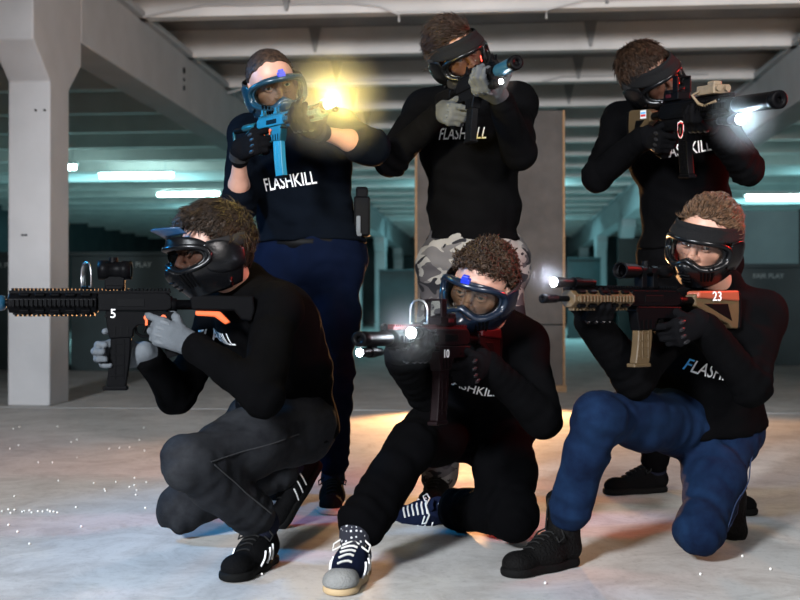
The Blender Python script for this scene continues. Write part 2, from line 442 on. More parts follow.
def floor_mat():
    m, t, b, o = nt('concrete_floor')
    tc = t.nodes.new('ShaderNodeTexCoord')
    def noise(sc, d, rg=.6, dist=0):
        n = t.nodes.new('ShaderNodeTexNoise'); n.inputs['Scale'].default_value = sc; n.inputs['Detail'].default_value = d
        n.inputs['Roughness'].default_value = rg; n.inputs['Distortion'].default_value = dist
        t.links.new(tc.outputs['Object'], n.inputs['Vector']); return n.outputs[0]
    def ramp(x, p0, c0, p1, c1):
        r = t.nodes.new('ShaderNodeValToRGB'); e = r.color_ramp.elements
        e[0].position = p0; e[1].position = p1; e[0].color = (*c0, 1); e[1].color = (*c1, 1)
        t.links.new(x, r.inputs[0]); return r.outputs[0]
    def mul(a, c, f=1.0):
        x = t.nodes.new('ShaderNodeMix'); x.data_type = 'RGBA'; x.blend_type = 'MULTIPLY'; x.inputs[0].default_value = f
        t.links.new(a, x.inputs[6]); t.links.new(c, x.inputs[7]); return x.outputs[2]
    base = ramp(noise(1.1, 6, .62, .6), .3, (.46, .45, .435), .7, (.62, .61, .59))
    st = ramp(noise(4.5, 8, .72, 1.0), .36, (.72, .7, .69), .56, (1, 1, 1))
    sp = ramp(noise(38, 5, .7), .33, (.72, .72, .72), .47, (1, 1, 1))
    c = mul(mul(base, st, .8), sp, .6)
    t.links.new(c, b.inputs['Base Color'])
    b.inputs['Specular IOR Level'].default_value = .25
    rr = ramp(noise(3, 5, .6), .3, (.55,) * 3, .7, (.75,) * 3); t.links.new(rr, b.inputs['Roughness'])
    bp = t.nodes.new('ShaderNodeBump'); bp.inputs['Strength'].default_value = .12; bp.inputs['Distance'].default_value = .01
    t.links.new(noise(30, 6, .65), bp.inputs['Height']); t.links.new(bp.outputs[0], b.inputs['Normal'])
    return m
M['floor'] = floor_mat()

# ================================================================ setting (building axes u across, v along the hall)
ANG = math.atan2(92, FOC); CA, SA = math.cos(ANG), math.sin(ANG)
TB = np.eye(4); TB[:3, 0] = (CA, -SA, 0); TB[:3, 1] = (SA, CA, 0)
def uv(p):  # world -> building
    return np.array([p[0] * CA - p[1] * SA, p[0] * SA + p[1] * CA, p[2]])
def structure(mb, name, m, **k):
    o = mb.build(name, m, T=TB, **k); o['kind'] = 'structure'; return o
m = MB(); m.grid(lambda a, b: (-16 + 32 * a, -4 + 52 * b, 0), 3, 3); structure(m, 'floor', M['floor'], fixn=False)
m = MB(); m.box((0, 22, 3.86), (32, 52, .12)); structure(m, 'ceiling', M['concrete_slab'])
m = MB(); m.box((0, 48, 1.95), (32, .2, 3.9)); structure(m, 'wall_back', M['wall_dark'])
m = MB(); m.box((-14, 22, 1.95), (.2, 52, 3.9)); structure(m, 'wall_left', M['wall_dark'])
m = MB(); m.box((14, 22, 1.95), (.2, 52, 3.9)); structure(m, 'wall_right', M['wall_dark'])
nt_ = [0]
def trim(mb, m_, **k):
    nt_[0] += 1; return structure(mb, 'trim_%d' % nt_[0], m_, **k)
UL, UR = -3.35, 3.21
for k in range(22):                                   # precast ceiling ribs
    v0 = 8.53 + 1.67 * k
    m = MB(); m.prism([(v0, 3.8), (v0, 3.5), (v0 + .16, 3.5), (v0 + .22, 3.8)], 27.8, 0, (1, 2, 0)); trim(m, M['concrete_rib'], bevel=.01)
for k in range(8):                                   # dark tapered wedges hanging in front of the ribs
    for u0 in (-1.92, 1.05):
        v0 = 10.2 + 1.67 * k
        m = MB(); m.prism([(u0 - .07, 3.8), (u0 + .07, 3.8), (u0 + .01, 3.53), (u0 - .01, 3.53)], .05, v0 - .03, (0, 2, 1)); trim(m, M['concrete_slab'])
for u0, s in ((UL, -1), (UR, 1)):                     # beams along the hall
    m = MB(); m.box((u0 + s * .18, 28.3, 3.21), (.36, 39.1, .59)); 
    o = structure(m, 'beam', M['concrete_white'], bevel=.012)
    m = MB(); m.box((u0 + s * .18, 28.3, 3.53), (.5, 39.1, .06)); trim(m, M['concrete_white'], bevel=.01)
for i in (0, 2, 3, 4, 5):
    for u0, s in ((UL, -1), (UR, 1)):
        v0 = 8.11 + 6.6 * i
        prof = [(v0, 0), (v0, 2.47), (v0 - .31, 2.72), (v0 - .31, 3.5), (v0 + .64, 3.5), (v0 + .64, 2.72), (v0 + .38, 2.47), (v0 + .38, 0)]
        m = MB(); m.prism(prof, .33, u0 + s * .165, (1, 2, 0)); o = structure(m, 'column', M['concrete_white'], bevel=.012)
# bolt holes, anchor marks on the near column and beam
m = MB()
for u_, z_ in ((-3.46, 2.25), (-3.39, 2.25), (-3.56, 1.3), (-3.535, 1.3)): m.cyl((u_, 8.112, z_), (u_, 8.09, z_), .009, .007, 10)
trim(m, M['gun_dark'])
m = MB()
for z_, r_ in ((3.33, .035), (3.23, .02), (3.14, .028)): m.cyl((UL - .01, 11.75, z_), (UL + .008, 11.75, z_), r_, r_, 10)
trim(m, M['gun_dark'])
# conduits along the front rib and drooping cables
def conduit(pts, r=.012, mt='conduit'):
    m = MB(); m.tube(pts, r, 8); trim(m, M[mt])
zf = 10.18
conduit([(-3.3, zf, 3.50), (-3.1, zf, 3.54), (-2.7, zf, 3.6), (-1.3, zf, 3.585), (-1.05, zf, 3.55), (-.86, zf, 3.47)], .012)
conduit([(-.86, zf, 3.40), (-.86, zf, 3.485), (.5, zf, 3.485), (.5, zf, 3.40)], .012)
conduit([(.5, zf, 3.485), (.85, zf, 3.56), (2.9, zf, 3.575)], .01)
conduit([(-3.3, zf + 3.34, 3.42), (-3.0, zf + 3.34, 3.5), (-2.4, zf + 3.34, 3.55), (-1.0, zf + 3.34, 3.55)], .012)
conduit([(.6, zf + 3.34, 3.5), (.85, zf + 3.34, 3.56), (2.6, zf + 3.34, 3.56)], .012)
m = MB(); m.box((-.1, 7.98, .002), (27, .03, .006)); trim(m, M['concrete_slab'])

def text_mesh(txt, size, shear=0.0, depth=.0, cell=.012):
    """flat lettering in the XY plane, centred, cut fine enough to follow a curved surface"""
    c = bpy.data.curves.new('t', 'FONT'); c.body = txt; c.size = size; c.align_x = 'CENTER'; c.align_y = 'CENTER'; c.shear = shear; c.resolution_u = 3
    c.offset = size * .008
    o = bpy.data.objects.new('t', c); COL.objects.link(o)
    dg = bpy.context.evaluated_depsgraph_get(); dg.update()
    me = bpy.data.meshes.new_from_object(o.evaluated_get(dg))
    bpy.data.objects.remove(o); bpy.data.curves.remove(c)
    bm = bmesh.new(); bm.from_mesh(me)
    if cell:
        xs = [v.co.x for v in bm.verts]; ys = [v.co.y for v in bm.verts]
        for ax, lo, hi in ((0, min(xs), max(xs)), (1, min(ys), max(ys))):
            q = lo + cell
            while q < hi:
                no = Vector((1, 0, 0)) if ax == 0 else Vector((0, 1, 0))
                bmesh.ops.bisect_plane(bm, geom=bm.verts[:] + bm.edges[:] + bm.faces[:], plane_co=no * q, plane_no=no); q += cell
    v = np.array([tuple(x.co) for x in bm.verts]); bm.verts.index_update()
    f = [tuple(x.index for x in p.verts) for p in bm.faces]; bm.free()
    return v, f
def flat_text(name, txt, size, origin, right, up, m_, parent=None, shear=0, thick=.002):
    v, f = text_mesh(txt, size, shear, cell=0)
    r, u = nz(right), nz(up); n = np.cross(r, u)
    w = np.array(origin) + v[:, :1] * r + v[:, 1:2] * u + n * thick * .5
    b = MB(); b.add(w.tolist(), f, False)
    return b.build(name, m_, parent, solid=thick, off=0, fixn=False)

# dark barrier boards with FAIR PLAY lettering
def barrier(u0, v0, w, h, label, text=True, mt='panel_dark', group=None):
    c = TB @ np.array([u0, v0, 0, 1])
    r = empty('barrier_board', c[:3], label, 'barrier', group)
    r.rotation_euler = (0, 0, -ANG)
    m = MB(); m.box((0, 0, h / 2), (w - .03, .06, h)); m.build('board', M[mt], r, bevel=.006)
    m = MB(); m.box((0, -.035, h - .03), (w - .02, .09, .05)); m.build('top_rail', M['panel_dark'], r, bevel=.006)
    for s in (-1, 1):
        m = MB(); m.box((s * (w / 2 - .05), .22, .03), (.07, .5, .06)); m.build('foot', M['panel_dark'], r, bevel=.006)
    if text: flat_text('lettering', 'FAIR PLAY', .085, (0, -.034, h - .16), (1, 0, 0), (0, 0, 1), M['grey_text'], r)
    return r
def at(px, Y): return uv(P(px, 306, Y))[:2]
names = ['dark barrier board partly hidden by the white column, lettering by its edge', 'dark barrier board with FAIR PLAY lettering between white column and masked shooter',
         'dark barrier board behind the crouching person in grey gloves']
us = [at(4, 13)[0], at(139, 13)[0], at(274, 13)[0]]
for i in range(3): barrier(us[i], 12.6, us[1] - us[0], 1.4, names[i])
u0 = at(765, 14.2)[0]
barrier(u0, 14.4, 1.7, 1.3, 'dark barrier board behind the shoulder of the blue-jeans shooter', True)
barrier(u0 + 1.7, 14.4, 1.7, 1.3, 'dark barrier board beside the one behind the blue-jeans shooter, at the frame edge', True)
barrier(at(400, 25)[0], 25, 1.0, 1.6, 'small dark barrier board far down the hall beside the grey target panel', False)
barrier(at(583, 26)[0], 26, .8, 1.9, 'far dark barrier board to one side of the receding columns', False)
barrier(at(634, 22)[0], 22, .75, 2.1, 'far dark upright barrier board behind the standing black-clad shooter', False)
# teal partition board far right
c = TB @ np.array([at(762, 17.5)[0], 17.5, 0, 1])
r = empty('partition_board', c[:3], 'pale teal partition board rising behind the dark barrier and the blue-jeans shooter', 'partition'); r.rotation_euler = (0, 0, -ANG)
m = MB(); m.box((-.3, 0, 1.12), (1.5, .08, 2.24)); m.build('board', M['panel_teal'], r, bevel=.006)
m = MB(); m.box((.48, 0, 1.13), (.06, .12, 2.26)); m.build('post', M['panel_dark'], r, bevel=.006)
# tall grey target panel in the middle
r = empty('target_panel', ((.1325 + 1.458) / 2, 9.8, 0), 'tall grey board panel on a wooden foot behind the camouflage trousers', 'panel')
w = 1.458 - .1325
m = MB(); m.box((0, 0, .60 + .945), (w - .04, .16, 1.89)); m.build('upper_board', M['panel_grey'], r, bevel=.005)
m = MB(); m.box((0, 0, .06 + .265), (w - .04, .16, .53)); m.build('lower_board', M['panel_grey'], r, bevel=.005)
for s in (-1, 1):
    m = MB(); m.box((s * (w / 2 - .01), 0, 1.25), (.02, .18, 2.48)); m.build('edge_strip', M['wood_edge'], r, bevel=.003)
m = MB(); m.box((0, 0, .03), (w + .02, .22, .06)); m.build('foot', M['wood_edge'], r, bevel=.004)
# fluorescent fixtures
def fixture(px, py, Y, L, label, rot=0, hang=.0):
    p = P(px, py, Y)
    r = empty('ceiling_light', p, label, 'ceiling light', 'fluorescent ceiling lights'); r.rotation_euler = (0, 0, -ANG + rot)
    m = MB(); m.box((0, 0, .06), (L + .1, .16, .05)); m.build('housing', M['lamp_body'], r, bevel=.005)
    m = MB(); m.cyl((-L / 2, 0, 0), (L / 2, 0, 0), .05, .05, 14); m.build('tube', M['tube_light'], r)
    top = 3.8 - p[2]
    for s in (-1, 1):
        m = MB(); m.cyl((s * L * .4, 0, .08), (s * L * .4, 0, top), .008, .008, 8); m.build('hanger', M['lamp_body'], r)
fixture(136, 175, 21.5, 1.45, 'fluorescent tube over the gap between column and crouching shooter, the bigger of two')
fixture(188, 194, 26, 1.45, 'smaller fluorescent tube just above the crouching shooter head')
fixture(60, 167, 19.5, .55, 'short fluorescent tube end peeping past the white column')
fixture(784, 197, 19, 1.25, 'fluorescent tube beside the black-clad shooter by the frame edge')
# ================================================================ rifles (local axes: +Y muzzle, +X shooter's right, +Z up; origin under the bore at the grip)
def rifle(name, label, T, o):
    T = T.copy(); T[:3, :3] *= o.get('S', 1.0); T[:3, 2] *= o.get('sz', 1.0)
    """o: options. Returns (empty, 4x4). Bore line lies at z = 0.045"""
    r = empty(name, (0, 0, 0), label, 'rifle', None, Matrix(T.tolist()))
    body = M[o.get('body', 'gun_black')]; dark = M['gun_dark']
    hg0, hg1 = .172, o.get('hg', .41); B = .045
    yz = (1, 2, 0)
    m = MB(); m.prism([(-.035, .03), (-.035, .062), (-.02, .074), (.165, .074), (.172, .068), (.172, .022), (-.02, .022)], .036, 0, yz)
    m.build('upper_receiver', body, r, bevel=.004)
    m = MB(); m.prism([(-.04, .02), (-.04, .0), (-.01, -.018), (.06, -.018), (.072, -.03), (.075, -.052), (.138, -.056), (.146, -.02), (.15, .022)], .034, 0, yz)
    lo = m.build('lower_receiver', body, r, bevel=.003)
    for y, z in ((.148, .008), (-.02, .008), (.02, -.004)):
        m = MB(); m.cyl((-.0185, y, z), (.0185, y, z), .004, .004, 10); m.build('pin', dark, lo)
    for k in range(3):
        m = MB(); m.box((0, .088 + .018 * k, -.035), (.037, .004, .03)); m.build('magwell_rib', dark, lo)
    m = MB(); m.prism([(.04, .034), (.04, .058), (.118, .058), (.118, .034)], .0375, 0, yz); m.build('ejection_port', dark, r, bevel=.002)
    m = MB(); m.tube([(0, .068, -.022), (0, .066, -.04), (0, .05, -.05), (0, .018, -.048), (0, .004, -.03)], .004, 8); m.build('trigger_guard', body, r)
    m = MB(); m.tube([(0, .036, -.015), (0, .041, -.027), (0, .046, -.04)], .0035, 8, flat=(1.4, 1)); m.build('trigger', dark, r)
    m = MB(); m.prism([(-.03, -.005), (.004, -.014), (-.004, -.05), (-.018, -.1), (-.024, -.112), (-.062, -.1), (-.05, -.06), (-.046, -.02)], .03, 0, yz)
    for k in range(5): m.box((0, -.03 - .006 * k, -.045 - .011 * k), (.0325, .03, .004))
    m.build('pistol_grip', M[o.get('grip', 'gun_black')], r, bevel=.006)
    for y, mm in o.get('controls', ()):      # coloured selector or release levers on both sides
        m = MB()
        for s in (-1, 1):
            m.cyl((s * .017, y, .004), (s * .021, y, .004), .008, .008, 12); m.box((s * .021, y, -.006), (.004, .008, .026))
        m.build('lever', M[mm], r, bevel=.002)
    # top rail
    m = MB(); m.box((0, (hg1 - .03) / 2, .076), (.018, hg1 + .03, .008))
    y = -.025
    while y < hg1 - .005:
        m.box((0, y, .083), (.021, .0055, .007)); y += .0105
    m.build('top_rail', M[o.get('rail', 'gun_black')], r, bevel=.0008)
    # handguard with rails and slots
    hgm = M[o.get('guard', 'gun_black')]; R = o.get('hgr', .027)
    m = MB(); n = 8; pr = [(R * math.cos(PI / 8 + k * PI / 4) * 1.02, B + .0 + R * math.sin(PI / 8 + k * PI / 4)) for k in range(8)]
    m.prism(pr, hg1 - hg0, (hg0 + hg1) / 2, (0, 2, 1))
    hg = m.build('handguard', hgm, r, bevel=.003)
    for ax in ((1, 0), (-1, 0), (0, -1)):
        y = hg0 + .012; m = MB(); m.box((ax[0] * R, (hg0 + hg1) / 2, B + ax[1] * R), (.006 if ax[0] else .016, hg1 - hg0 - .02, .006 if ax[1] else .016))
        while y < hg1 - .008:
            m.box((ax[0] * (R + .004), y, B + ax[1] * (R + .004)), (.008 if ax[0] else .02, .0062, .008 if ax[1] else .02)); y += .0125
        m.build('side_rail', hgm, hg, bevel=.001)
    for s in (-1, 1):
        for t in (-1, 1):
            y = hg0 + .03; m = MB()
            while y < hg1 - .03:
                m.box((s * R * .73, y, B + t * R * .73), (.012, .026, .012), np.array([[math.cos(.785), 0, s*t*math.sin(.785)], [0, 1, 0], [-s*t*math.sin(.785), 0, math.cos(.785)]])); y += .042
            m.build('vent_slots', dark, hg, bevel=.002)
    # barrel and muzzle
    be = o.get('barrel', .07)
    m = MB(); m.cyl((0, hg1 - .02, B), (0, hg1 + be, B), .0095, .0085, 16); m.build('barrel', dark if not o.get('barrel_m') else M[o['barrel_m']], r)
    if o.get('can'):
        L, rc, mm = o['can']; y0 = hg1 + be - .05
        m = MB(); m.tube_prof(V(0, y0, B), V(0, 1, 0), [(0, .012), (.004, rc * .9), (.012, rc), (L - .012, rc), (L - .004, rc * .96), (L, rc * .84), (L, .009), (L - .02, .008)], 26)
        c = m.build('suppressor', M[mm], r)
        m = MB(); m.tube_prof(V(0, y0 + L - .03, B), V(0, 1, 0), [(0, rc * 1.02), (.002, rc * 1.04), (.029, rc * 1.04), (.0305, rc * .95), (.0305, .0088), (.02, .0085)], 26); m.build('end_cap', M['gun_black'], c)
    else:
        m = MB(); m.tube_prof(V(0, hg1 + be - .01, B), V(0, 1, 0), [(0, .009), (.002, .0125), (.035, .0125), (.037, .0145), (.05, .0145), (.052, .012), (.052, .006), (.03, .005)], 18)
        for k in range(5): m.box((.0125 * math.cos(k * 1.256), hg1 + be + .012, B + .0125 * math.sin(k * 1.256)), (.003, .02, .003))
        m.build('flash_hider', M['gun_black'], r)
    # magazine
    mm = M[o.get('mag', 'gun_black')]; ml = o.get('ml', .165)
    m = MB(); f = [(.08, -.04), (.134, -.04)]
    a = [(.136 + .012 * t * t, -.04 - ml * t) for t in (0, .25, .5, .75, 1)]; b = [(.08 + .016 * t * t, -.04 - (ml + .012) * t) for t in (1, .75, .5, .25, 0)]
    m.prism(a + b, .025, 0, yz); mg = m.build('magazine', mm, r, bevel=.003)
    m = MB()
    for k in range(4): 
        t = .2 + .2 * k; m.box((0, .11 + .014 * t * t, -.04 - ml * t), (.0275, .036, .005))
    for dy in (-.012, .012): m.box((0, .11 + dy, -.04 - ml * .5), (.0275, .004, ml * .75))
    m.build('magazine_ribs', mm, mg, bevel=.001)
    m = MB(); m.box((0, .11 + .013, -.046 - ml), (.03, .068, .012)); m.build('floor_plate', M[o.get('plate', o.get('mag', 'gun_black'))], mg, bevel=.003)
    # stock
    sm = M[o.get('stock', 'gun_black')]; sl_ = o.get('sl', .24)
    m = MB(); m.tube_prof(V(0, -.035, B - .005), V(0, -1, 0), [(0, .019), (.012, .019), (.013, .0145), (sl_ - .05, .0145)], 18); m.build('buffer_tube', M['gun_black'], r)
    kind_ = o.get('stock_kind', 'full')
    if kind_ == 'full':
        m = MB(); e = -sl_
        m.prism([(-.095, B + .014), (-.1, B - .022), (-.12, B - .03), (e + .045, B - .085), (e + .03, B - .1), (e, B - .1), (e - .006, B - .04), (e - .004, B + .02), (e + .01, B + .026), (-.12, B + .022)], .034, 0, yz)
        st = m.build('stock', sm, r, bevel=.005)
        m = MB(); m.prism([(-.135, B - .014), (e + .05, B - .014), (e + .03, B - .075)], .0355, 0, yz); m.build('stock_cutout', dark, st, bevel=.002)
        m = MB(); m.prism([(e, B - .1), (e - .012, B - .098), (e - .018, B - .03), (e - .014, B + .02), (e - .003, B + .024)], .036, 0, yz); m.build('butt_pad', M['gun_dark'], st, bevel=.004)
    elif kind_ == 'slim':
        m = MB(); e = -sl_
        m.prism([(-.085, B + .016), (-.09, B - .02), (e + .05, B - .022), (e + .03, B - .048), (e, B - .052), (e - .008, B - .02), (e - .004, B + .02), (-.12, B + .022)], .034, 0, yz); st = m.build('stock', sm, r, bevel=.005)
        m = MB(); m.prism([(-.1, B - .022), (-.1, B - .036), (-.155, B - .04), (-.185, B - .062), (-.2, B - .055), (-.17, B - .024)], .024, 0, yz); m.build('stock_grip', M['orange'], st, bevel=.004)
    else:
        m = MB(); e = -sl_
        m.tube([(0, -.09, B), (0, e + .01, B), (0, e, B - .01), (0, e + .005, B - .09), (0, e + .02, B - .1)], .007, 8); m.tube([(0, -.1, B - .012), (0, e + .02, B - .075)], .005, 8)
        m.tube_prof(V(0, -.06, B), V(0, -1, 0), [(0, .016), (.006, .019), (.09, .019), (.098, .014)], 16); st = m.build('stock', sm, r)
    if o.get('cheek'):
        m = MB(); m.prism([(-.105, B + .004), (-.11, B + .028), (e + .004, B + .032), (e, B - .006)], .046, 0, yz); m.build('cheek_piece', M[o['cheek']], st, bevel=.006)
    # sights
    for s in o.get('sights', ()):
        kind, y = s[0], s[1]
        if kind == 'dot':
            z = .138
            m = MB(); m.tube_prof(V(0, y - .045, z), V(0, 1, 0), [(.004, .021), (0, .023), (.0, .027), (.025, .027), (.028, .024), (.06, .024), (.064, .0285), (.09, .0285), (.09, .0235), (.084, .022)], 24)
            ob = m.build('optic', M['gun_black'], r)
            m = MB(); m.box((0, y, .103), (.03, .055, .036)); m.box((0, y, .089), (.036, .05, .012)); m.cyl((.017, y + .01, .09), (.026, y + .01, .09), .008, .008, 12); m.build('mount', M['gun_black'], ob, bevel=.003)
            m = MB(); m.cyl((0, y + .005, z + .022), (0, y + .005, z + .036), .013, .012, 16); m.cyl((.022, y + .005, z), (.036, y + .005, z), .012, .011, 16); m.build('turret', M['gun_black'], ob)
            m = MB(); m.cyl((0, y + .041, z), (0, y + .042, z), .0225, .0225, 22); m.build('front_lens', M['optic_glass'], ob); m = MB(); m.cyl((0, y - .043, z), (0, y - .042, z), .021, .021, 22); m.build('rear_lens', M['optic_glass'], ob)
        if kind == 'holo':
            z = .122
            m = MB(); m.box((0, y - .01, .098), (.05, .095, .028)); m.box((0, y - .035, .115), (.048, .04, .014)); ob = m.build('optic', M[s[2] if len(s) > 2 else 'gun_black'], r, bevel=.004)
            m = MB()
            for s_ in (-1, 1): m.box((s_ * .0245, y + .022, z + .014), (.006, .03, .052))
            m.box((0, y + .022, z + .041), (.055, .03, .006)); m.build('hood', M[s[2] if len(s) > 2 else 'gun_black'], ob, bevel=.002)
            m = MB(); m.box((0, y + .024, z + .012), (.044, .002, .052)); m.build('window', M['clear'], ob)
            m = MB()
            for s_ in (-1, 1): m.box((s_ * .0265, y - .02, .1), (.003, .03, .012))
            m.build('switch_plate', M['gun_red'], ob, bevel=.001)
        if kind == 'shield':    # upright clear guard in front of an optic
            m = MB(); h = .075; w = .026
            out = [(-w, .09), (-w, .09 + h * .55)] + [(-w * math.cos(a), .09 + h * .55 + w * 1.15 * math.sin(a)) for a in (.5, 1, 1.57, 2.14, 2.64)] + [(w, .09 + h * .55), (w, .09)]
            ya = s[2] if len(s) > 2 else 0; Ry = np.eye(4); Ry[:2, :2] = [[math.cos(ya), -math.sin(ya)], [math.sin(ya), math.cos(ya)]]; Ry[:3, 3] = (0, y, 0); y = 0
            m.prism(out, .003, y, (0, 2, 1)); ob = m.build('sight_guard', M['clear'], r, T=Ry)
            m = MB(); m.tube([(a, y, b) for a, b in out] , .0028, 8, closed=True); m.build('guard_rim', M['steel'], ob, T=Ry)
            m = MB(); m.box((0, y, .088), (.03, .016, .01)); m.build('guard_foot', M['gun_black'], ob, bevel=.002, T=Ry)
        if kind == 'scope':
            z = .135
            m = MB(); m.tube_prof(V(0, y - .1, z), V(0, 1, 0), [(0, .017), (.0, .0205), (.035, .0205), (.045, .014), (.12, .014), (.14, .023), (.19, .025), (.195, .0265), (.2, .0265), (.2, .022), (.19, .0215)], 26)
            ob = m.build('scope', M['gun_black'], r)
            m = MB()
            for dy in (-.03, .015): m.box((0, y + dy, .106), (.03, .02, .05)); m.tube_prof(V(0, y + dy - .01, z), V(0, 1, 0), [(0, .0185), (.02, .0185)], 18)
            m.build('mount', M['gun_black'], ob, bevel=.002)
            m = MB(); m.cyl((0, y - .005, z + .012), (0, y - .005, z + .032), .011, .01, 16); m.cyl((-.012, y - .005, z), (-.03, y - .005, z), .01, .009, 16); m.build('turret', M['gun_black'], ob)
            m = MB(); m.cyl((0, y + .0895, z), (0, y + .0905, z), .0215, .0215, 24); m.build('front_lens', M['optic_glass'], ob); m = MB(); m.cyl((0, y - .098, z), (0, y - .097, z), .017, .017, 24); m.build('rear_lens', M['optic_glass'], ob)
        if kind == 'iron':
            m = MB()
            for s_ in (-1, 1): m.prism([(y - .012, .086), (y + .012, .086), (y + .005, .118), (y - .005, .118)], .004, s_ * .008, yz)
            m.box((0, y, .1), (.004, .006, .03)); m.box((0, y, .09), (.024, .028, .01)); m.build('iron_sight', M[s[2] if len(s) > 2 else 'gun_black'], r, bevel=.001)
        if kind == 'box':       # laser box on the rail
            m = MB(); m.box((0, y, .102), (.062, .1, .03)); m.box((.014, y + .03, .12), (.03, .04, .016)); m.cyl((-.016, y + .045, .104), (-.016, y + .062, .104), .011, .01, 16); m.cyl((.016, y + .045, .104), (.016, y + .06, .104), .009, .009, 16)
            ob = m.build('laser_box', M['tan_dull'], r, bevel=.004)
            m = MB(); m.tube([(.03, y - .03, .1), (.04, y - .06, .09), (.034, y - .03, .06), (.03, y + .0, .05), (.028, y + .06, .062)], .005, 8); m.build('cable', M['tan_dull'], ob)
    # weapon light: (y, x, z, length, emission material, head radius)
    for (y, x, z, L, em, hr) in o.get('lights', ()):
        m = MB(); m.tube_prof(V(x, y - L, z), V(0, 1, 0), [(0, .008), (.003, .0115), (.02, .0125), (L - .04, .0125), (L - .03, hr * .95), (L - .002, hr), (L, hr * .96), (L, hr * .84), (L - .006, hr * .8)], 22)
        ob = m.build('weapon_light', M[o.get('light_m', 'gun_black')], r)
        m = MB(); m.box((x * .6, y - L * .55, (z + B) / 2), (max(.014, abs(x) * .7), .03, max(.014, abs(z - B) * .75))); m.tube_prof(V(x, y - L * .55 - .012, z), V(0, 1, 0), [(0, .016), (.024, .016)], 16); m.build('light_mount', M['gun_black'], ob, bevel=.002)
        m = MB(); m.lathe((x, y - .004, z), (0, 1, 0), [(0, hr * .5), (.001, hr * .84), (.003, hr * .84), (.005, hr * .45), (.0055, .001)], 22); m.build('lamp_lens', M[em], ob)
    for (txt, size, y, z, side, mm) in o.get('texts', ()):
        x = side * (.0172 if z < .02 and y > 0 else .0275)
        if y < -.05: x = side * .0236
        flat_text('number' if txt.isdigit() else 'lettering', txt, size, (x, y, z), (0, side, 0), (0, 0, 1), M[mm], r, thick=.001)
    for k in range(o.get('tape', 0)):
        pass
    return r
def rifle_frame(grip_px, gy, F, roll=0.0, px_z=None):
    F = nz(F); o = P(*grip_px, gy)
    T = frame(o, F, (0, 0, 1))
    if roll:
        c, s = math.cos(roll), math.sin(roll); R, U = T[:3, 0].copy(), T[:3, 2].copy()
        T[:3, 0] = R * c - U * s; T[:3, 2] = R * s + U * c
    T[:3, 3] = o - T[:3, 2] * .045          # picked pixel lies on the bore line
    return T
# ================================================================ people
def ik(S, W, l1, l2, hint):
    S, W, hint = map(np.array, (S, W, hint)); d = np.linalg.norm(W - S)
    if d > (l1 + l2) * .995: k = d / ((l1 + l2) * .995); l1 *= k; l2 *= k
    a = (l1*l1 - l2*l2 + d*d) / (2*d); h = math.sqrt(max(0, l1*l1 - a*a)); u = nz(W - S)
    q = hint - S; q = nz(q - u * (q @ u)); return S + u * a + q * h
FING = ((.030, .083, (.044, .027, .021), .0098), (.0105, .089, (.048, .030, .022), .0102), (-.0095, .086, (.044, .028, .021), .0098), (-.0275, .078, (.035, .022, .018), .0086))
def hand_prims(side, W, d, n, curls, thumb, g=0.0, sp=1.0):
    """side +1 right, -1 left; d along the palm, n out of the palm; curls: degrees per finger joint"""
    d = nz(d); n = nz(np.array(n) - d * np.dot(n, d)); t = np.cross(d, n) * side
    pr = [cone(W - d * .03, W + d * .02, .026 + g, .027 + g, .01, n=n, s=.72)]
    K = []
    for i, (off, l, seg, rad) in enumerate(FING):
        k = W + d * l + t * off * sp; K.append(k)
        pr.append(cone(W + d * .012 + t * off * .55, k, .0165 + g, .0125 + g, .016))
    pr.append(cone(W + d * .03 + t * .022 + n * .006, W + d * .055 + t * .02 + n * .008, .017 + g, .012 + g, .012))
    for i, (off, l, seg, rad) in enumerate(FING):
        c = curls[i] if isinstance(curls[0], (tuple, list)) else curls
        a = 0; p = K[i]; rr = rad + g
        for j, s in enumerate(seg):
            a += math.radians(c[j]); q = p + (d * math.cos(a) + n * math.sin(a)) * s
            pr.append(cone(p, q, rr, rr * .92, .004 if j else .008)); p = q; rr *= .92
    p = W + d * .028 + t * .026; rr = .0125 + g
    for j, (l, vec) in enumerate(zip((.042, .032, .026), thumb)):
        v = nz(d * vec[0] + n * vec[1] + t * vec[2]); q = p + v * l
        pr.append(cone(p, q, rr, rr * .9, .008 if j == 0 else .004)); p = q; rr *= .9
    return pr
TH_GRIP = ((.6, .45, .6), (.7, .75, .25), (.55, .85, 0))
TH_SUP = ((.35, .5, .75), (.1, .85, .5), (0, .95, .25))
def head_prims():
    p = [ell((0, -.015, .034), (.077, .098, .089)), ell((0, .028, -.03), (.063, .060, .090), .03)]
    for s in (-1, 1):
        p += [cone((s * .042, .0, -.07), (s * .016, .062, -.1), .024, .02, .03), ell((s * .045, .056, -.02), (.022, .022, .02), .02)]
    p += [ell((0, .072, -.104), (.02, .016, .014), .02), cone((-.036, .079, .024), (.036, .079, .024), .011, .011, .02)]
    for s in (-1, 1): p.append(sub(ell((s * .032, .1, .003), (.019, .019, .0115)), .014))
    p += [cone((0, .088, .014), (0, .113, -.028), .0085, .0115, .012)]
    for s in (-1, 1): p += [ell((s * .0125, .1, -.033), (.0085, .012, .008), .008), ell((s * .079, -.012, -.004), (.009, .019, .031), .01)]
    p += [cone((-.019, .087, -.060), (.019, .087, -.060), .0065, .0065, .008), cone((-.016, .087, -.070), (.016, .087, -.070), .0075, .0075, .008)]
    return p
HULL = dict(rx=.098, ry=.137, rb=.118, y0=.0)
def hull(u, z, off=0.0):
    s = math.sqrt(max(.08, 1 - ((z + .005) / .2) ** 2)); c = math.cos(u)
    ry = (HULL['ry'] if c > 0 else HULL['rb']) + off
    q = 1 - 1.1 * max(0, -.045 - z) * 2.2
    return np.array([(HULL['rx'] + off) * s * math.sin(u) * q, HULL['y0'] + ry * s * c - (.25 * max(0, -.05 - z) if c > 0 else 0), z])
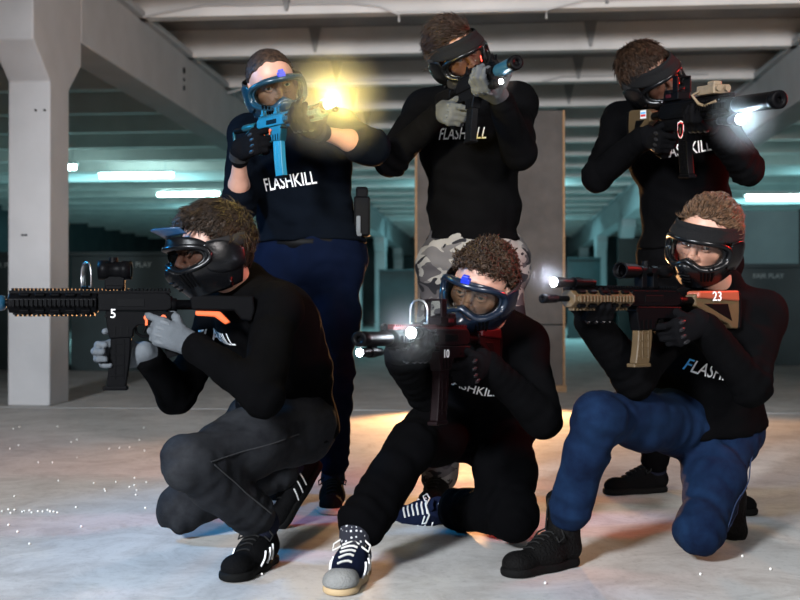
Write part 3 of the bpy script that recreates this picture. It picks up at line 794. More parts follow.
def sgnp(c, e): return math.copysign(abs(c) ** e, c)
def mask(par, TH, o):
    """full-face shooting mask in head axes"""
    T = TH.copy(); b = par['base']; T[:3, 3] -= b; par = par['root']
    root = bpy.data.objects.new('face_mask', None)   # replaced by the frame mesh below
    bpy.data.objects.remove(root)
    u0, zb, zc = o.get('u0', 1.12), o.get('zb', .044), o.get('zc', .004)
    def bd(th, k=1.0, off=0):
        c, s = math.cos(th), math.sin(th); u = u0 * k * sgnp(c, .75); z = zc + zb * k * sgnp(s, .8)
        if s < 0: z += .026 * math.exp(-(u / .26) ** 2) * k
        return u, z
    n = 56
    m = MB(); ring = [hull(*bd(2 * PI * i / n, 1.02), .004) for i in range(n)]
    m.tube(ring, o.get('rim', .0105), 10, closed=True, flat=(1, .8))
    inn = [hull(*bd(2 * PI * i / n, .93), -.004) for i in range(n)]
    m.tube(inn, .007, 8, closed=True)
    fr = m.build('face_mask', M[o['m']], par, T=T)
    m = MB(); vs = []; fs = []
    R = 8
    for r_ in range(R + 1):
        for i in range(n):
            k = .97 * r_ / R; u, z = bd(2 * PI * i / n, k); vs.append(hull(u, z, .0))
    for r_ in range(R):
        for i in range(n): fs.append((r_*n+i, r_*n+(i+1) % n, (r_+1)*n+(i+1) % n, (r_+1)*n+i))
    m.add(vs, fs); m.build('visor_lens', M[o['lens']], fr, T=T)
    # lower guard with snout, ear plates
    U = o.get('U', 1.85)
    def low(a, b_):
        u = -U + 2 * U * a; x = abs(u) / u0
        zt = (zc - zb * (max(0, 1 - x ** 2.4)) ** .62 + .026 * math.exp(-(u / .26) ** 2)) if x < 1 else zc + (x - 1) * .02
        if x < 1: zt -= .004
        zt2 = min(zt, zc)
        if x > 1: zt2 = zc + .012 * min(1, (x - 1) * 3)
        zl = -.128 + o.get('jaw', .055) * (abs(u) / U) ** 2.2
        z = zl + (zt2 - zl) * b_
        off = .004 + o.get('snout', .03) * math.exp(-(u / .33) ** 2) * math.exp(-((z + .062) / .038) ** 2) + .006 * math.exp(-((abs(u) - .75) / .25) ** 2) * math.exp(-((z + .075) / .03) ** 2)
        return hull(u, z, off)
    m = MB(); m.grid(low, 61, 14); g = m.build('mouth_guard', M[o.get('m2', o['m'])], fr, T=T, solid=.005, off=-1)
    for s in (-1, 1):
        for k in range(4):
            m = MB(); u = s * (.42 + .1 * k); m.tube([hull(u, -.058 + .004 * k, .011), hull(u + s * .05, -.075, .0125), hull(u + s * .07, -.094, .009)], .0035, 6); m.build('breathing_vent', M['gun_dark'], g, T=T)
    for k in range(3):
        z = -.075 - .012 * k; m = MB(); m.tube([hull(a, z, .004 + o.get('snout', .03) * math.exp(-(a / .33) ** 2) * math.exp(-((z + .062) / .038) ** 2) + .002) for a in (-.16, -.08, 0, .08, .16)], .0028, 6); m.build('breathing_vent', M['gun_dark'], g, T=T)
    for s in (-1, 1):      # ear plate
        m = MB()
        def ear(a, b_):
            u = s * (1.12 + .95 * a); h = .058 * (1 - .4 * a)
            return hull(u, -.02 - .012 * a + h * (2 * b_ - 1) * (1 - .35 * (2*a-1)**2), .007)
        m.grid(ear, 10, 8); m.build('ear_plate', M[o.get('m2', o['m'])], fr, T=T, solid=.004, off=-1, sub=1)
    # brow
    def brow(a, b_):
        u = -1.25 + 2.5 * a; x = min(1, abs(u) / u0); z0 = zc + zb * (max(0, 1 - x ** 2.6)) ** .62
        return hull(u, z0 + .002 + b_ * o.get('browh', .018), .005 - .006 * b_)
    m = MB(); m.grid(brow, 31, 5); m.build('brow_frame', M[o['m']], fr, T=T, solid=.006, off=-1)
    # strap round the back
    def strap(a, b_):
        u = 1.2 + (2 * PI - 2.4) * a; z = .012 + o.get('strap_t', .0) * math.sin(u) + .034 * (b_ - .5) - .012 * math.cos(u)
        p = hull(u, z, .004); return p
    m = MB(); m.grid(strap, 40, 3); m.build('strap', M['strap'], fr, T=T, solid=.003)
    if o.get('knob'):
        m = MB(); kx, kz = o['knob']; p = hull(kx, kz, .004)
        m.box(p, (.026, .016, .016)); m.box(p + np.array([0, .004, .009]), (.018, .014, .016)); m.build('brow_clip', M['blue_knob'], fr, bevel=.002, T=T)
    if o.get('band'):     # cloth band over the forehead
        zl, hh, tilt = o['band']
        def band(a, b_):
            u = 2 * PI * a; f = .5 + .5 * math.cos(u); z = zl * f + .015 * (1 - f) + (hh * (.45 + .55 * f)) * b_
            q = hull(u, z, -.002 - .004 * b_ + .002 * math.sin(7 * u) * (1 - f) + (.012 * f * (1 - b_)))
            if f > .5: q[1] += .004 * math.sin(b_ * 9) * f
            return q
        m = MB(); m.grid(band, 64, 7, wrap=True); m.build('head_band', M['band'], fr, T=T, solid=.004)
    if o.get('vent'):
        s = o['vent']; c = hull(s * .95, -.07, .006); ax = nz(hull(s * .95, -.07, .05) - c)
        m = MB(); m.lathe(c - ax * .01, ax, [(0, .03), (.014, .031), (.02, .028), (.022, .022), (.019, .014), (.022, .006), (.022, .001)], 22); m.build('round_filter', M['steel'] if o.get('ventsteel') else M['black_plastic'], fr, T=T)
    if o.get('bill'):
        def bl(a, b_):
            u = -.8 + 1.6 * a; q = hull(u, .056, .004); e = .036 * b_ * math.cos(u * 1.3)
            return q + np.array([math.sin(u) * .3 * e, e, +.028 * math.cos(u) * b_])
        m = MB(); m.grid(bl, 17, 6); m.build('visor_bill', M['bill'], fr, T=T, solid=.003)
    if o.get('glint'):
        pass
    return fr
def hair(par, TH, o):
    b = par['base']; T = TH.copy(); T[:3, 3] -= b
    th = o.get('t', .012)
    pr = [ell((0, -.015, .034), (.077 + th, .098 + th, .089 + th * o.get('top', 1.3)))]
    for e in o.get('extra', ()): pr.append(ell(*e))
    fz = o.get('front', .072)
    g = Grid((-.12, -.15, -.1), (.12, .13, .18), .004)
    D = sdf(pr, g.X, g.Y, g.Z)
    D = D + F32(o.get('amp', .003)) * wob(g.X, g.Y, g.Z, F32(o.get('f', 120)), 1) + F32(o.get('amp', .003) * .8) * wob(g.X, g.Y, g.Z, F32(o.get('f', 120) * 2.1), 4)
    # hairline: in front of it bare forehead; falls behind the ears to the nape
    lx = np.abs(g.X)
    line = np.where(g.Y > .0, .03 + (fz - .03) * np.clip(g.Y / .075, 0, 1) ** .8, .03 + g.Y * .95) - F32(.06) * lx + F32(.009) * wob(g.X, g.Y, g.Z, F32(110), 2)
    D = smax(D, (line - g.Z) * F32(.8), .006)
    D = D + np.zeros(tuple(g.n), dtype=F32); D[0], D[-1], D[:, 0], D[:, -1], D[:, :, 0], D[:, :, -1] = 1, 1, 1, 1, 1, 1
    v, q = nets(D, g)
    e1 = v[q[:, 1]] - v[q[:, 0]]; e2 = v[q[:, 3]] - v[q[:, 0]]
    N = np.cross(e1, e2); N /= np.linalg.norm(N, axis=1)[:, None] + 1e-9
    C = v[q].mean(1); keep = (np.linalg.norm((C - [0, -.015, .034]) / [.077, .098, .089], axis=1) > 1.03) & (N @ np.array([0, 0, 1]) > -.9)
    ids = np.nonzero(keep)[0]
    rs = np.random.default_rng(o.get('seed', 3))
    vs = [v]; qs = [q]; n0 = len(v); L = o.get('len', .02); comb = np.array(o.get('comb', (0, .3, .2)), float); lift = o.get('lift', .35); curl = o.get('curl', 0)
    for i in rs.choice(ids, size=o.get('n', 1400)):
        p = C[i] - N[i] * .002; nn = N[i]
        f = comb + rs.normal(0, o.get('jit', .25), 3)
        if o.get('swirl'): f = f + np.cross(nn, [0, 0, 1.]) * o['swirl']
        t = f - nn * (f @ nn); t = nz(t); s = nz(np.cross(t, nn)); l = L * rs.uniform(.6, 1.25); w = o.get('w', .0022)
        ring = []; ph = rs.uniform(0, 6.28)
        for k, a in enumerate((0, .35, .7, 1)):
            c = p + t * l * a + nn * (l * lift * math.sin(a * 2.2))
            if curl: c = c + (s * math.sin(ph + a * curl) + nn * .5 * math.cos(ph + a * curl)) * l * .3 * a
            ww = w * (1, .95, .7, .1)[k]
            ring += [c - s * ww, c + nn * ww * .7, c + s * ww]
        m0 = n0; vs.append(np.array(ring)); n0 += 12
        f4 = []
        for k in range(3):
            for a in range(3):
                a2 = (a + 1) % 3; f4.append((m0+k*3+a, m0+k*3+a2, m0+(k+1)*3+a2, m0+(k+1)*3+a))
        qs.append(np.array(f4))
    v = np.concatenate(vs); q = np.concatenate(qs)
    v = v @ T[:3, :3].T + T[:3, 3]
    return link('hair', quads_mesh('hair', v, q), M[o['m']], par['root'])
def shoe(par, heel, toe_dir, up, o):
    """heel: ground point under the heel"""
    T = frame(heel, toe_dir, up); T[:3, 3] -= par['base']
    L = o.get('L', 1.0)
    pr = [cone((0, .035, .05), (0, .12, .046), .038, .041, .02), cone((0, .12, .04), (0, .235 * L, .03), .043, .036, .03, n=(0, 0, 1), s=.85),
          cone((0, .04, .06), (0, .05, .105 if not o.get('boot') else .21), .037 if not o.get('boot') else .043, .036 if not o.get('boot') else .053, .02), cone((0, .07, .09), (0, .15, .055), .03, .032, .03), ell((0, .232 * L, .035), (.04, .045, .03), .02)]
    up_ = sdf_mesh('shoe', pr, .0045, M[o['m']], par['root'], cuts=[((0, 0, .016), (0, 0, -1)), ((0, .05, .108 if not o.get('boot') else .215), (0, .35, 1) if o.get('boot') else (0, -.25, 1))], noise=((.0012, 60),) if not o.get('boot') else ((.002, 50),), T=T)
    so = [cone((0, .04, .012), (0, .12, .012), .042, .042, .02, n=(0, 0, 1), s=1), cone((0, .12, .012), (.0, .225 * L, .012), .042, .047, .03), ell((0, .24 * L, .014), (.042, .044, .03), .02)]
    sdf_mesh('sole', so, .0045, M[o['sole']], up_, cuts=[((0, 0, .026), (0, 0, 1)), ((0, 0, .0015), (0, 0, -1))], T=T)
    def surf(p, dr):
        p = np.array(p, float); dr = nz(dr)
        for _ in range(40):
            d = float(sdf(pr, *(np.full((1, 1, 1), F32(c)) for c in p))[0, 0, 0])
            if d < .0015: break
            p = p + dr * min(d * .8, .01)
        return p
    lm = M[o.get('lace', 'lace_black')]; m = MB()
    for k in range(6):
        y = .095 + .019 * k; w = .024 - .001 * k
        a = [surf((x, y + .004 * math.sin(x * 90), .2), (0, .0, -1)) for x in (-w, -w / 2, 0, w / 2, w)]
        a = [q + np.array([0, 0, .001]) for q in a]; m.tube(a, .0035 if o.get('lace') == 'lace_white' else .0028, 6)
    for s in (-1, 1):   # bow loops
        a = [surf((s * .004, .092, .2), (0, 0, -1)) + V(0, 0, .004), V(s * .03, .085, .112), V(s * .052, .1, .098), V(s * .05, .118, .085), V(s * .03, .108, .095), V(s * .008, .095, .1)]
        m.tube(a, .003, 6)
    m.build('laces', lm, up_, T=T)
    if o.get('stripes'):
        for s in (-1, 1):
            for k in range(3):
                m = MB(); y = .085 + .028 * k; a = []
                for t in (0, .25, .5, .75, 1):
                    a.append(surf((s * .2, y + .02 * (1 - t) , .03 + .04 * t - .004 * k), (-s, 0, 0)))
                m.tube(a, .0055, 6, flat=(1, .5)); m.build('side_stripe', M[o['stripes']], up_, T=T)
    if o.get('toecap'):
        tpz = [ell((0, .24 * L, .032), (.044, .052, .032), .02), cone((.0, .2 * L, .03), (.0, .235 * L, .03), .043, .042, .02, n=(0, 0, 1), s=.75)]
        sdf_mesh('toe_cap', tpz, .0045, M[o['toecap']], up_, cuts=[((0, 0, .022), (0, 0, -1)), ((0, .205, .04), (0, -1, -.5))], T=T)
    m = MB()
    def tong(a, b_):
        x = -.022 + .044 * a; return np.array([x * (1 - .2 * b_), .09 - .03 * b_, .1 + (.035 if not o.get('boot') else .08) * b_]) + np.array([0, .006 * math.cos(x * 60), 0])
    m.grid(tong, 7, 5); m.build('tongue', M[o.get('tongue', o['m'])], up_, T=T, solid=.006)
    return up_
def project_text(par, txt, size, center, right, up, front, surf_obj, m_, shear=0, name='chest_lettering', colors=None):
    """lettering lying on a garment: every vertex sent from inside the chest out through the cloth"""
    r = nz(right); f = nz(front); u = nz(np.cross(r, -f)) if False else nz(np.array(up) - r * np.dot(up, r)); 
    v, fc = text_mesh(txt, size, shear, cell=.011)
    v = v * np.array([.64, 1, 1]); c = np.array(center)
    w = c + v[:, :1] * r + v[:, 1:2] * u
    w = w - f * ((w - par['ch']) @ f)[:, None]            # start inside the chest, march out to the cloth
    ts = np.arange(0, .34, .004); q = w[:, None, :] + ts[None, :, None] * f
    D = par['cloth'](*(q[..., k].astype(F32) for k in range(3)))
    ins = D < 0; last = np.where(ins.any(1), ins.shape[1] - 1 - np.argmax(ins[:, ::-1], 1), 20); last = np.minimum(last, len(ts) - 2)
    i_ = np.arange(len(w)); a_, b_ = D[i_, last], D[i_, last + 1]; t = ts[last] + .004 * np.clip(a_ / np.where(a_ - b_ == 0, 1, a_ - b_), 0, 1)
    D = par['cloth_all'](*(q[..., k].astype(F32) for k in range(3))); ou = D > 0; ou[:, :12] = False
    first = np.clip(np.argmax(ou, 1), 1, len(ts) - 1); a_, b_ = D[i_, first - 1], D[i_, first]
    t2 = ts[first - 1] + .004 * np.clip(-a_ / np.where(b_ - a_ == 0, 1, b_ - a_), 0, 1)
    t = np.where(ou.any(1) & (t2 < t + .045), np.maximum(t, t2), t)      # follow the cloth where a sleeve swells out of it
    out = w + f * (t + .003)[:, None] - par['base']
    b = MB(); b.add([x.tolist() for x in out], fc, True)
    tx = b.build(name, m_, par['root'], fixn=False)
    if colors is not None:
        tx.data.materials.append(colors); lim = v[:, 0].min() + .088 * (v[:, 0].max() - v[:, 0].min())
        for p in tx.data.polygons:
            if max(v[i, 0] for i in p.vertices) < lim: p.material_index = 1
    return tx

def person(o):
    """builds one person from its joints; returns a dict of handles"""
    J = o['J']; base = np.array(o['base'], float)
    root = empty('person', base, o['label'], 'person', o.get('group'))
    par = dict(root=root, base=base)
    B = o.get('bulk', 1.0)
    pel, nk, hr, hl, sr, sl = (J[k] for k in ('pel', 'nk', 'hr', 'hl', 'sr', 'sl'))
    upv = nz(nk - pel); lc = nz(sl - sr); lh = nz(hl - hr); fr = nz(np.cross(lc, upv)); frh = nz(np.cross(lh, upv))
    bend = o.get('hunch', .02)
    wa = pel + (nk - pel) * .34 - fr * bend; ch = pel + (nk - pel) * .7 - fr * bend * .6
    ms = (sr + sl) / 2; TH = frame(J['head'], o['face'], o['up'])
    HS = np.eye(4); HS[:3, :3] *= o.get('hs', 1.0); TH = TH @ HS
    if o.get('ik', True):
        for s, h in (('r', o['HR']), ('l', o['HL'])):
            J['w' + s] = h['W'] - nz(h['d']) * .02
            L_ = h.get('L', (o.get('l1', .30), o.get('l2', .265))); J['e' + s] = ik(J['s' + s], J['w' + s], L_[0], L_[1], J['e' + s])
    torso = [cone(pel - lh * .07, pel + lh * .07, .112 * B, k=.05), cone(wa - lc * .055, wa + lc * .055, .108 * B, k=.07),
             cone(ch - lc * .07, ch + lc * .07, .115 * B, k=.08), cone(pel, ch, .12 * B, .12 * B, .06), cone(ch, ms - upv * .03, .115 * B, .085, .05)]
    shl = [cone(nk - upv * .03, sr + upv * .0, .056, .055, .04), cone(nk - upv * .03, sl, .056, .055, .04), cone(sr, ms, .062, .075, .05), cone(sl, ms, .062, .075, .05)]
    def arm(s):
        a, e, w = J['s' + s], J['e' + s], J['w' + s]
        return [cone(a, e, .057 * o.get('armb', 1), .044 * o.get('armb', 1), .04), cone(e, e + (w - e) * .4, .044 * o.get('armb', 1), .043 * o.get('armb', 1), .02), cone(e + (w - e) * .4, w, .043 * o.get('armb', 1), .030, .02)]
    def leg(s):
        h, k, a = J['h' + s], J['k' + s], J['a' + s]; q = o.get('legb', 1.0)
        sh = a - k; back = nz(np.cross(np.cross(k - h, sh), sh)) if np.linalg.norm(np.cross(k - h, sh)) > .01 else -frh
        c = k + sh * .32
        return [cone(h, h + (k - h) * .5, .088 * q, .08 * q, .05), cone(h + (k - h) * .5, k, .08 * q, .055 * q, .05), cone(k, c, .054 * q, .056 * q, .05), cone(c, a, .054 * q, .038, .02)]
    butt = [ell(J['h' + s] - frh * .04 + upv * .01, (.09 * B,) * 3, .05) for s in 'rl']
    for s in 'rl':
        S_ = o['S' + s]; d_ = nz(S_[1]); u_ = nz(S_[2]); flat_ = abs(u_[2]) > .95
        hp_ = J['a' + s] - d_ * .05 - (0 if flat_ else 1) * u_ * .09
        if flat_: hp_[2] = 0
        o['S' + s] = (hp_, d_, u_)
    # body: one skin with head, hands and feet joined
    foot = []
    for s in 'rl':
        q_ = o['S' + s][0] + nz(o['S' + s][1]) * .13 + nz(o['S' + s][2]) * .045
        foot += [cone(J['a' + s], q_, .03, .028, .01), cone(q_, o['S' + s][0] + nz(o['S' + s][1]) * .2 + nz(o['S' + s][2]) * .032, .028, .026, .01)]
    neck = [cone(TH[:3, 3] + td(TH, (0, -.02, -.055)), nk - upv * .05, .053, .06, .03)]
    bp = torso + shl + arm('r') + arm('l') + butt + leg('r') + leg('l') + foot + neck
    isl = []
    g = Grid((-.13, -.15, -.16), (.13, .16, .15), .0042)
    hp = head_prims(); R_ = TH[:3, :3]; Ri = np.linalg.inv(R_); nb = Ri @ (nk - upv * .03 - TH[:3, 3]) 
    hp.append(cone((0, -.02, -.06), (0, -.02, -.06) + nz(nb - V(0, -.02, -.06)) * .13, .052, .054, .03))
    D = sdf(hp, g.X, g.Y, g.Z) + np.zeros(tuple(g.n), dtype=F32)
    D[0], D[-1], D[:, 0], D[:, -1], D[:, :, 0], D[:, :, -1] = 1, 1, 1, 1, 1, 1
    v, q = nets(D, g); isl.append((v @ R_.T + TH[:3, 3], q))
    for s, h in ((1, o['HR']), (-1, o['HL'])):
        pr = hand_prims(s, h['W'], h['d'], h['n'], h['c'], h.get('th', TH_GRIP), -.0022, h.get('sp', 1)) ; lo, hi = bounds(pr, .01); g = Grid(lo, hi, .0042)
        D = sdf(pr, g.X, g.Y, g.Z) + np.zeros(tuple(g.n), dtype=F32); D[0], D[-1], D[:, 0], D[:, -1], D[:, :, 0], D[:, :, -1] = 1, 1, 1, 1, 1, 1
        isl.append(nets(D, g))
    sdf_mesh('body', bp, .0095, M['skin'], root, base, islands=isl, grow=o.get('shrink', -.016))
    # face details
    Tl = TH.copy(); Tl[:3, 3] -= base
    for s in (-1, 1):
        m = MB(); c = V(s * .032, .0785, .004); m.lathe(c - V(0, .012, 0), (0, 1, 0), [(.012 - .012 * math.cos(a), .012 * math.sin(a) + 1e-4) for a in np.linspace(0, PI, 12)], 16)
        e = m.build('eye', M['eye_white'], root, T=Tl)
        g_ = nz(V(o.get('gaze', 0) , 1, -.05)); m = MB(); m.lathe(c + g_ * .0095, g_, [(0, .0062), (.0022, .0055), (.0034, .001)], 14); m.build('iris', M['iris'], e, T=Tl)
        m = MB(); m.tube([(s * .014, .094, .024), (s * .03, .0935, .03), (s * .05, .081, .026)], [.003, .0045, .002], 6, flat=(.7, 1)); m.build('eyebrow', M['brow'], root, T=Tl)
        m = MB(); m.tube([(s * .018, .0925, .007), (s * .026, .0955, .0125), (s * .036, .095, .0125), (s * .046, .088, .006)], [.003, .0055, .0055, .003], 8); m.tube([(s * .018, .0905, .0), (s * .028, .0925, -.0065), (s * .038, .091, -.006), (s * .046, .085, .0)], [.002, .004, .004, .002], 8); m.build('eyelid', M['skin'], root, T=Tl)
    # sweatshirt
    hem = o.get('hem', pel + upv * .02)
    sw = torso + [cone(pel - lh * .075 - upv * .02, pel + lh * .075 - upv * .02, .115 * B, k=.05), cone(pel - lh * .06 - upv * .06, pel + lh * .06 - upv * .06, .12 * B, k=.05)]
    fd = []; cut = [(hem, o.get('hem_n', -upv))]
    arms = [('|', hem, o.get('hem_n', -upv))]; cut = []
    for s in 'rl':
        a, e, w = J['s' + s], J['e' + s], J['w' + s]; f = o.get('sleeve_' + s, .93)
        A = [cone(a, e, .058 * o.get('armb', 1), .047 * o.get('armb', 1), .035), cone(e, e + (w - e) * f, .047 * o.get('armb', 1), (.034 if f > .8 else .047), .02)]
        if f < .8: A.append(cone(e + (w - e) * (f - .08), e + (w - e) * f, .05, .05, .015))
        arms += A
        fd += [(e, w - e, .0045, .075, .042), (e, a - e, .0045, .085, .05), (a, e - a, .0035, .09, .06), (w - (w - e) * .2, w - e, .003, .06, .03)]
    fd += [(wa + fr * .1, upv + lc * .5, .005, .11, .07), (wa - lc * .1, upv - lc * .4, .005, .1, .06), (wa + lc * .1, upv + lc * .3, .005, .1, .06), (ch + fr * .1, lc + upv * .7, .0035, .12, .09), (hem + fr * .1, upv, .004, .09, .05), (ch - fr * .1, upv + lc * .3, .004, .13, .08)]
    collar = [cone(nk - upv * .05, nk + nz(TH[:3, 3] - nk) * .028, .066, .06, .02)]
    sweat = sdf_mesh('sweatshirt', sw + shl + collar + arms, .0078, M[o['sweat']], root, base, cuts=cut, grow=o.get('loose', .013), fold=fd, noise=((.003, 15), (.0018, 34)), crease=((.0045, 11, .5), (.003, 21, .7)))
    lo_ = o.get('loose', .013); fd_s = list(fd)
    def cloth_fn(X, Y, Z, pr=sw + shl + collar + arms[:1]):
        return sdf(pr, X, Y, Z, lo_) + folds(X, Y, Z, fd_s) + F32(.003) * wob(X, Y, Z, F32(15), 2.7) + F32(.0018) * wob(X, Y, Z, F32(34), 1.62) + F32(.0045) * np.exp(-(wob(X, Y, Z * F32(.5), F32(11), .0045 * 700) * F32(4.5)) ** 2) + F32(.003) * np.exp(-(wob(X, Y, Z * F32(.7), F32(21), .003 * 700) * F32(4.5)) ** 2)
    par['cloth'] = cloth_fn; par['cloth_all'] = lambda X, Y, Z: cloth_fn(X, Y, Z, sw + shl + collar + arms)
    # trousers
    tr = [cone(pel - lh * .07, pel + lh * .07, .112 * B, k=.05), cone(pel - lh * .03, pel - lh * .03 + upv * .09, .115 * B, .11 * B, .04), cone(pel + lh * .03, pel + lh * .03 + upv * .09, .115 * B, .11 * B, .04)] + butt
    fd = []; cut = []
    for s in 'rl':
        h, k, a = J['h' + s], J['k' + s], J['a' + s]; q = o.get('legb', 1.0); e = k + (a - k) * o.get('cuff', .93)
        L = leg(s); L[-1] = cone(k + (a - k) * .32, e, .056 * q, o.get('cuffr', .05), .02); tr += L
        kd = nz(np.cross(np.cross(k - h, a - k), (k - h) - (a - k)))
        fd += [(k, a - k, .0045, .08, .06), (k, h - k, .0045, .09, .07), (h, k - h, .006, .1, .07), (e, a - k, .006, .07, .045), (h + (k - h) * .5, (k - h) + .5 * lh, .002, .12, .1)]
    trs = sdf_mesh('trousers', tr, .0078, M[o['trouser']], root, base, cuts=cut, grow=o.get('tloose', .01), fold=fd, noise=((.003, 14), (.0018, 32)), crease=((o.get('crease', .006), 13, .8), (.0045, 23, 1.2)))
    # side seams
    if o.get('seam'):
        tg = o.get('tloose', .01)
        for s, sg in (('r', -1), ('l', 1)):
            h, k, a = J['h' + s], J['k' + s], J['a' + s]; e = k + (a - k) * o.get('cuff', .93) * .97
            nn = nz(np.cross(k - h, a - k)); nn = nn if nn @ lh * sg > 0 else -nn
            for off in (0, 1):
                pts = []
                for t in np.linspace(.25 if off == 0 else .05, 1, 22):
                    c = h + (k - h) * t if off == 0 else k + (e - k) * t
                    q = c + nn * .17
                    for _ in range(30):
                        d = float(sdf(tr, *(np.full((1, 1, 1), F32(x)) for x in q), tg)[0, 0, 0])
                        if d < .001: break
                        q = q - nn * min(d * .8, .02)
                    pts.append(q - base)
                m = MB(); m.tube(pts, .0019, 6); m.build('side_seam', M[o['seam']], trs)
    # cuffs are closed tubes; shoes and socks
    for s in 'rl':
        k, a = J['k' + s], J['a' + s]
        if o['shoe'].get('boot'): shoe(par, o['S' + s][0], o['S' + s][1], o['S' + s][2], o['shoe']); continue
        sk = [cone(a + (k - a) * .35, a, .043, .041, .02), cone(a, o['S' + s][0] + nz(o['S' + s][1]) * .13 + nz(o['S' + s][2]) * .048, .038, .034, .03)]
        sdf_mesh('sock', sk, .006, M[o.get('sock', 'sock_dark')], root, base)
        shoe(par, o['S' + s][0], o['S' + s][1], o['S' + s][2], o['shoe'])
    # gloves
    for s, h, nm in ((1, o['HR'], 'r'), (-1, o['HL'], 'l')):
        pr = hand_prims(s, h['W'], h['d'], h['n'], h['c'], h.get('th', TH_GRIP), .0012, h.get('sp', 1))
        w = J['w' + nm]; dirw = nz(w - J['e' + nm])
        pr.append(cone(w - dirw * .03, w + dirw * .02, .033, .03, .015))
        d = nz(h['d']); n_ = nz(np.array(h['n']) - d * np.dot(h['n'], d)); t_ = np.cross(d, n_) * s
        gl = sdf_mesh('glove', pr, .0036, M[o['glove']], root, base, noise=((.0008, 160),))
        m = MB(); c = w - dirw * .012; up_ = nz(np.cross(dirw, V(.3, .5, .8))); m.tube([c - dirw * .012, c + dirw * .012], [.036, .034], 18); st = m.build('wrist_strap', M[o.get('glove2', 'strap')], gl); st.location = Vector(-base)
        m = MB()      # knuckle pads on the back of the hand
        for i, (off, l, seg, rad) in enumerate(FING):
            k_ = h['W'] + d * (l - .006) + t_ * off - n_ * .0125; m.tube([k_ - d * .014, k_, k_ + d * .012], [.004, .0075, .004], 8)
        kp = m.build('knuckle_pads', M[o.get('glove2', 'black_plastic')], gl); kp.location = Vector(-base)
    hair(par, TH, o['hair']); 
    mask(par, TH, o['mask'])
    par.update(sweat=sweat, trs=trs, TH=TH, fr=fr, lc=lc, upv=upv, ch=ch, J=J, frh=frh, lh=lh)
    return par
def grip_hand(T, side, y=-.025, z=-.05, c=None, lift=.0, tilt=.25):
    """hand closed round the pistol grip of a rifle"""
    R, F, U = T[:3, 0], T[:3, 1], T[:3, 2]; n = -R if side > 0 else R
    d = nz(F * 1.0 - U * tilt); ctr = tp(T, (0, y, z)) - n * .036
    return dict(W=ctr - d * .058, d=d, n=n, c=c or ((18, 35, 20), (55, 75, 45), (58, 78, 45), (60, 78, 45)), th=TH_GRIP)
def support_hand(T, side, y=.28, drop=.034, fwd=.55, roll=.0, c=(38, 62, 45), sh=0):
    """hand cradling the handguard from below"""
    R, F, U = T[:3, 0], T[:3, 1], T[:3, 2]; s = R if side < 0 else -R   # left hand points to the rifle's right
    n = nz(U + s * -roll); d = nz(s + F * fwd); d = nz(d - n * (d @ n))
    ctr = tp(T, (0, y, .045)) - n * (drop + .017) - d * sh
    return dict(W=ctr - d * .062, d=d, n=n, c=c, th=TH_SUP)
# ================================================================ the six shooters and their rifles
def G(px, py): # ground point seen at a pixel
    Y = FOC * CAMZ / (py - HOR); return V((px - 400) / FOC * Y, Y, 0)
Z3 = (0, 0, 1)
def smooth_up(f): return nz(V(*f))

# ---- standing, blue-black rifle with the bright yellow light
T1 = rifle_frame((264, 120), 3.75, (.66, -.75, .0), 0.03)
rifle('rifle', 'teal-blue rifle with dazzling yellow light held by the standing shooter in navy trousers', T1,
      dict(S=.78, sz=.85, stock_kind='skel', body='gun_teal', guard='gun_teal', rail='gun_teal', grip='gun_teal', mag='mag_blue', plate='gun_black', stock='gun_teal', hg=.42, barrel=.05, ml=.19,
           controls=((.03, 'orange'), (.07, 'orange')), sights=(('iron', .0, 'gun_teal'), ('iron', .10, 'gun_teal')), lights=((.465, .0, .075, .12, 'light_yellow', .033),), texts=()))
p = person(dict(label='shooter standing with clear goggles, bare forearms and navy trousers, aiming a blue rifle', base=(-.33, 4.15, 0), bulk=1.14, legb=1.1, armb=1.1, shrink=-.012,
    J=dict(pel=P(310, 256, 4.15), nk=P(290, 124, 4.12), hr=P(286, 262, 4.18), hl=P(336, 262, 4.15), sr=P(250, 136, 4.16), sl=P(340, 132, 4.06),
           kr=P(288, 375, 4.16), ar=V(-.44, 4.38, .1), kl=P(333, 372, 4.1), al=P(333, 478, 4.22), er=P(238, 203, 3.95), el=P(372, 148, 3.8), head=P(273, 86, 3.98)), l1=.275, l2=.245,
    face=(.30, -.92, -.22), up=(-.22, -.2, .95), HR=dict(grip_hand(T1, 1, z=-.04, tilt=-.2), L=(.33, .25)), HL=support_hand(T1, -1, .22, drop=.032, c=(30, 52, 42), sh=.012), hs=1.06,
    Sr=(V(-.44, 4.42, 0), V(-.15, -1, 0), V(0, 0, 1)), Sl=(V(-.25, 4.30, 0), V(.02, -1, 0), V(0, 0, 1)),
    sweat='sweat_navy', trouser='trouser_navy', glove='glove_black', hem=P(310, 243, 4.15), hem_n=(0, 0, -1), sleeve_r=.2, sleeve_l=.2, gaze=.1,
    shoe=dict(m='shoe_black', sole='sole_pale', tongue='red_print'), cuffr=.05, cuff=.84,
    hair=dict(m='hair_buzz', t=.004, len=.006, n=1500, amp=.0006, w=.0013, front=.088, top=1.0, lift=.6, seed=1),
    mask=dict(m='mask_teal', m2='mask_teal', lens='visor_green', u0=1.15, zb=.045, zc=-.018, knob=(-.1, .042), browh=.012)))
P1 = p
project_text(p, 'FLASHKILL', .066, P(295, 182, 4.05), p['lc'] + V(0, 0, .12), p['upv'], p['fr'], p['sweat'], M['white_print'])
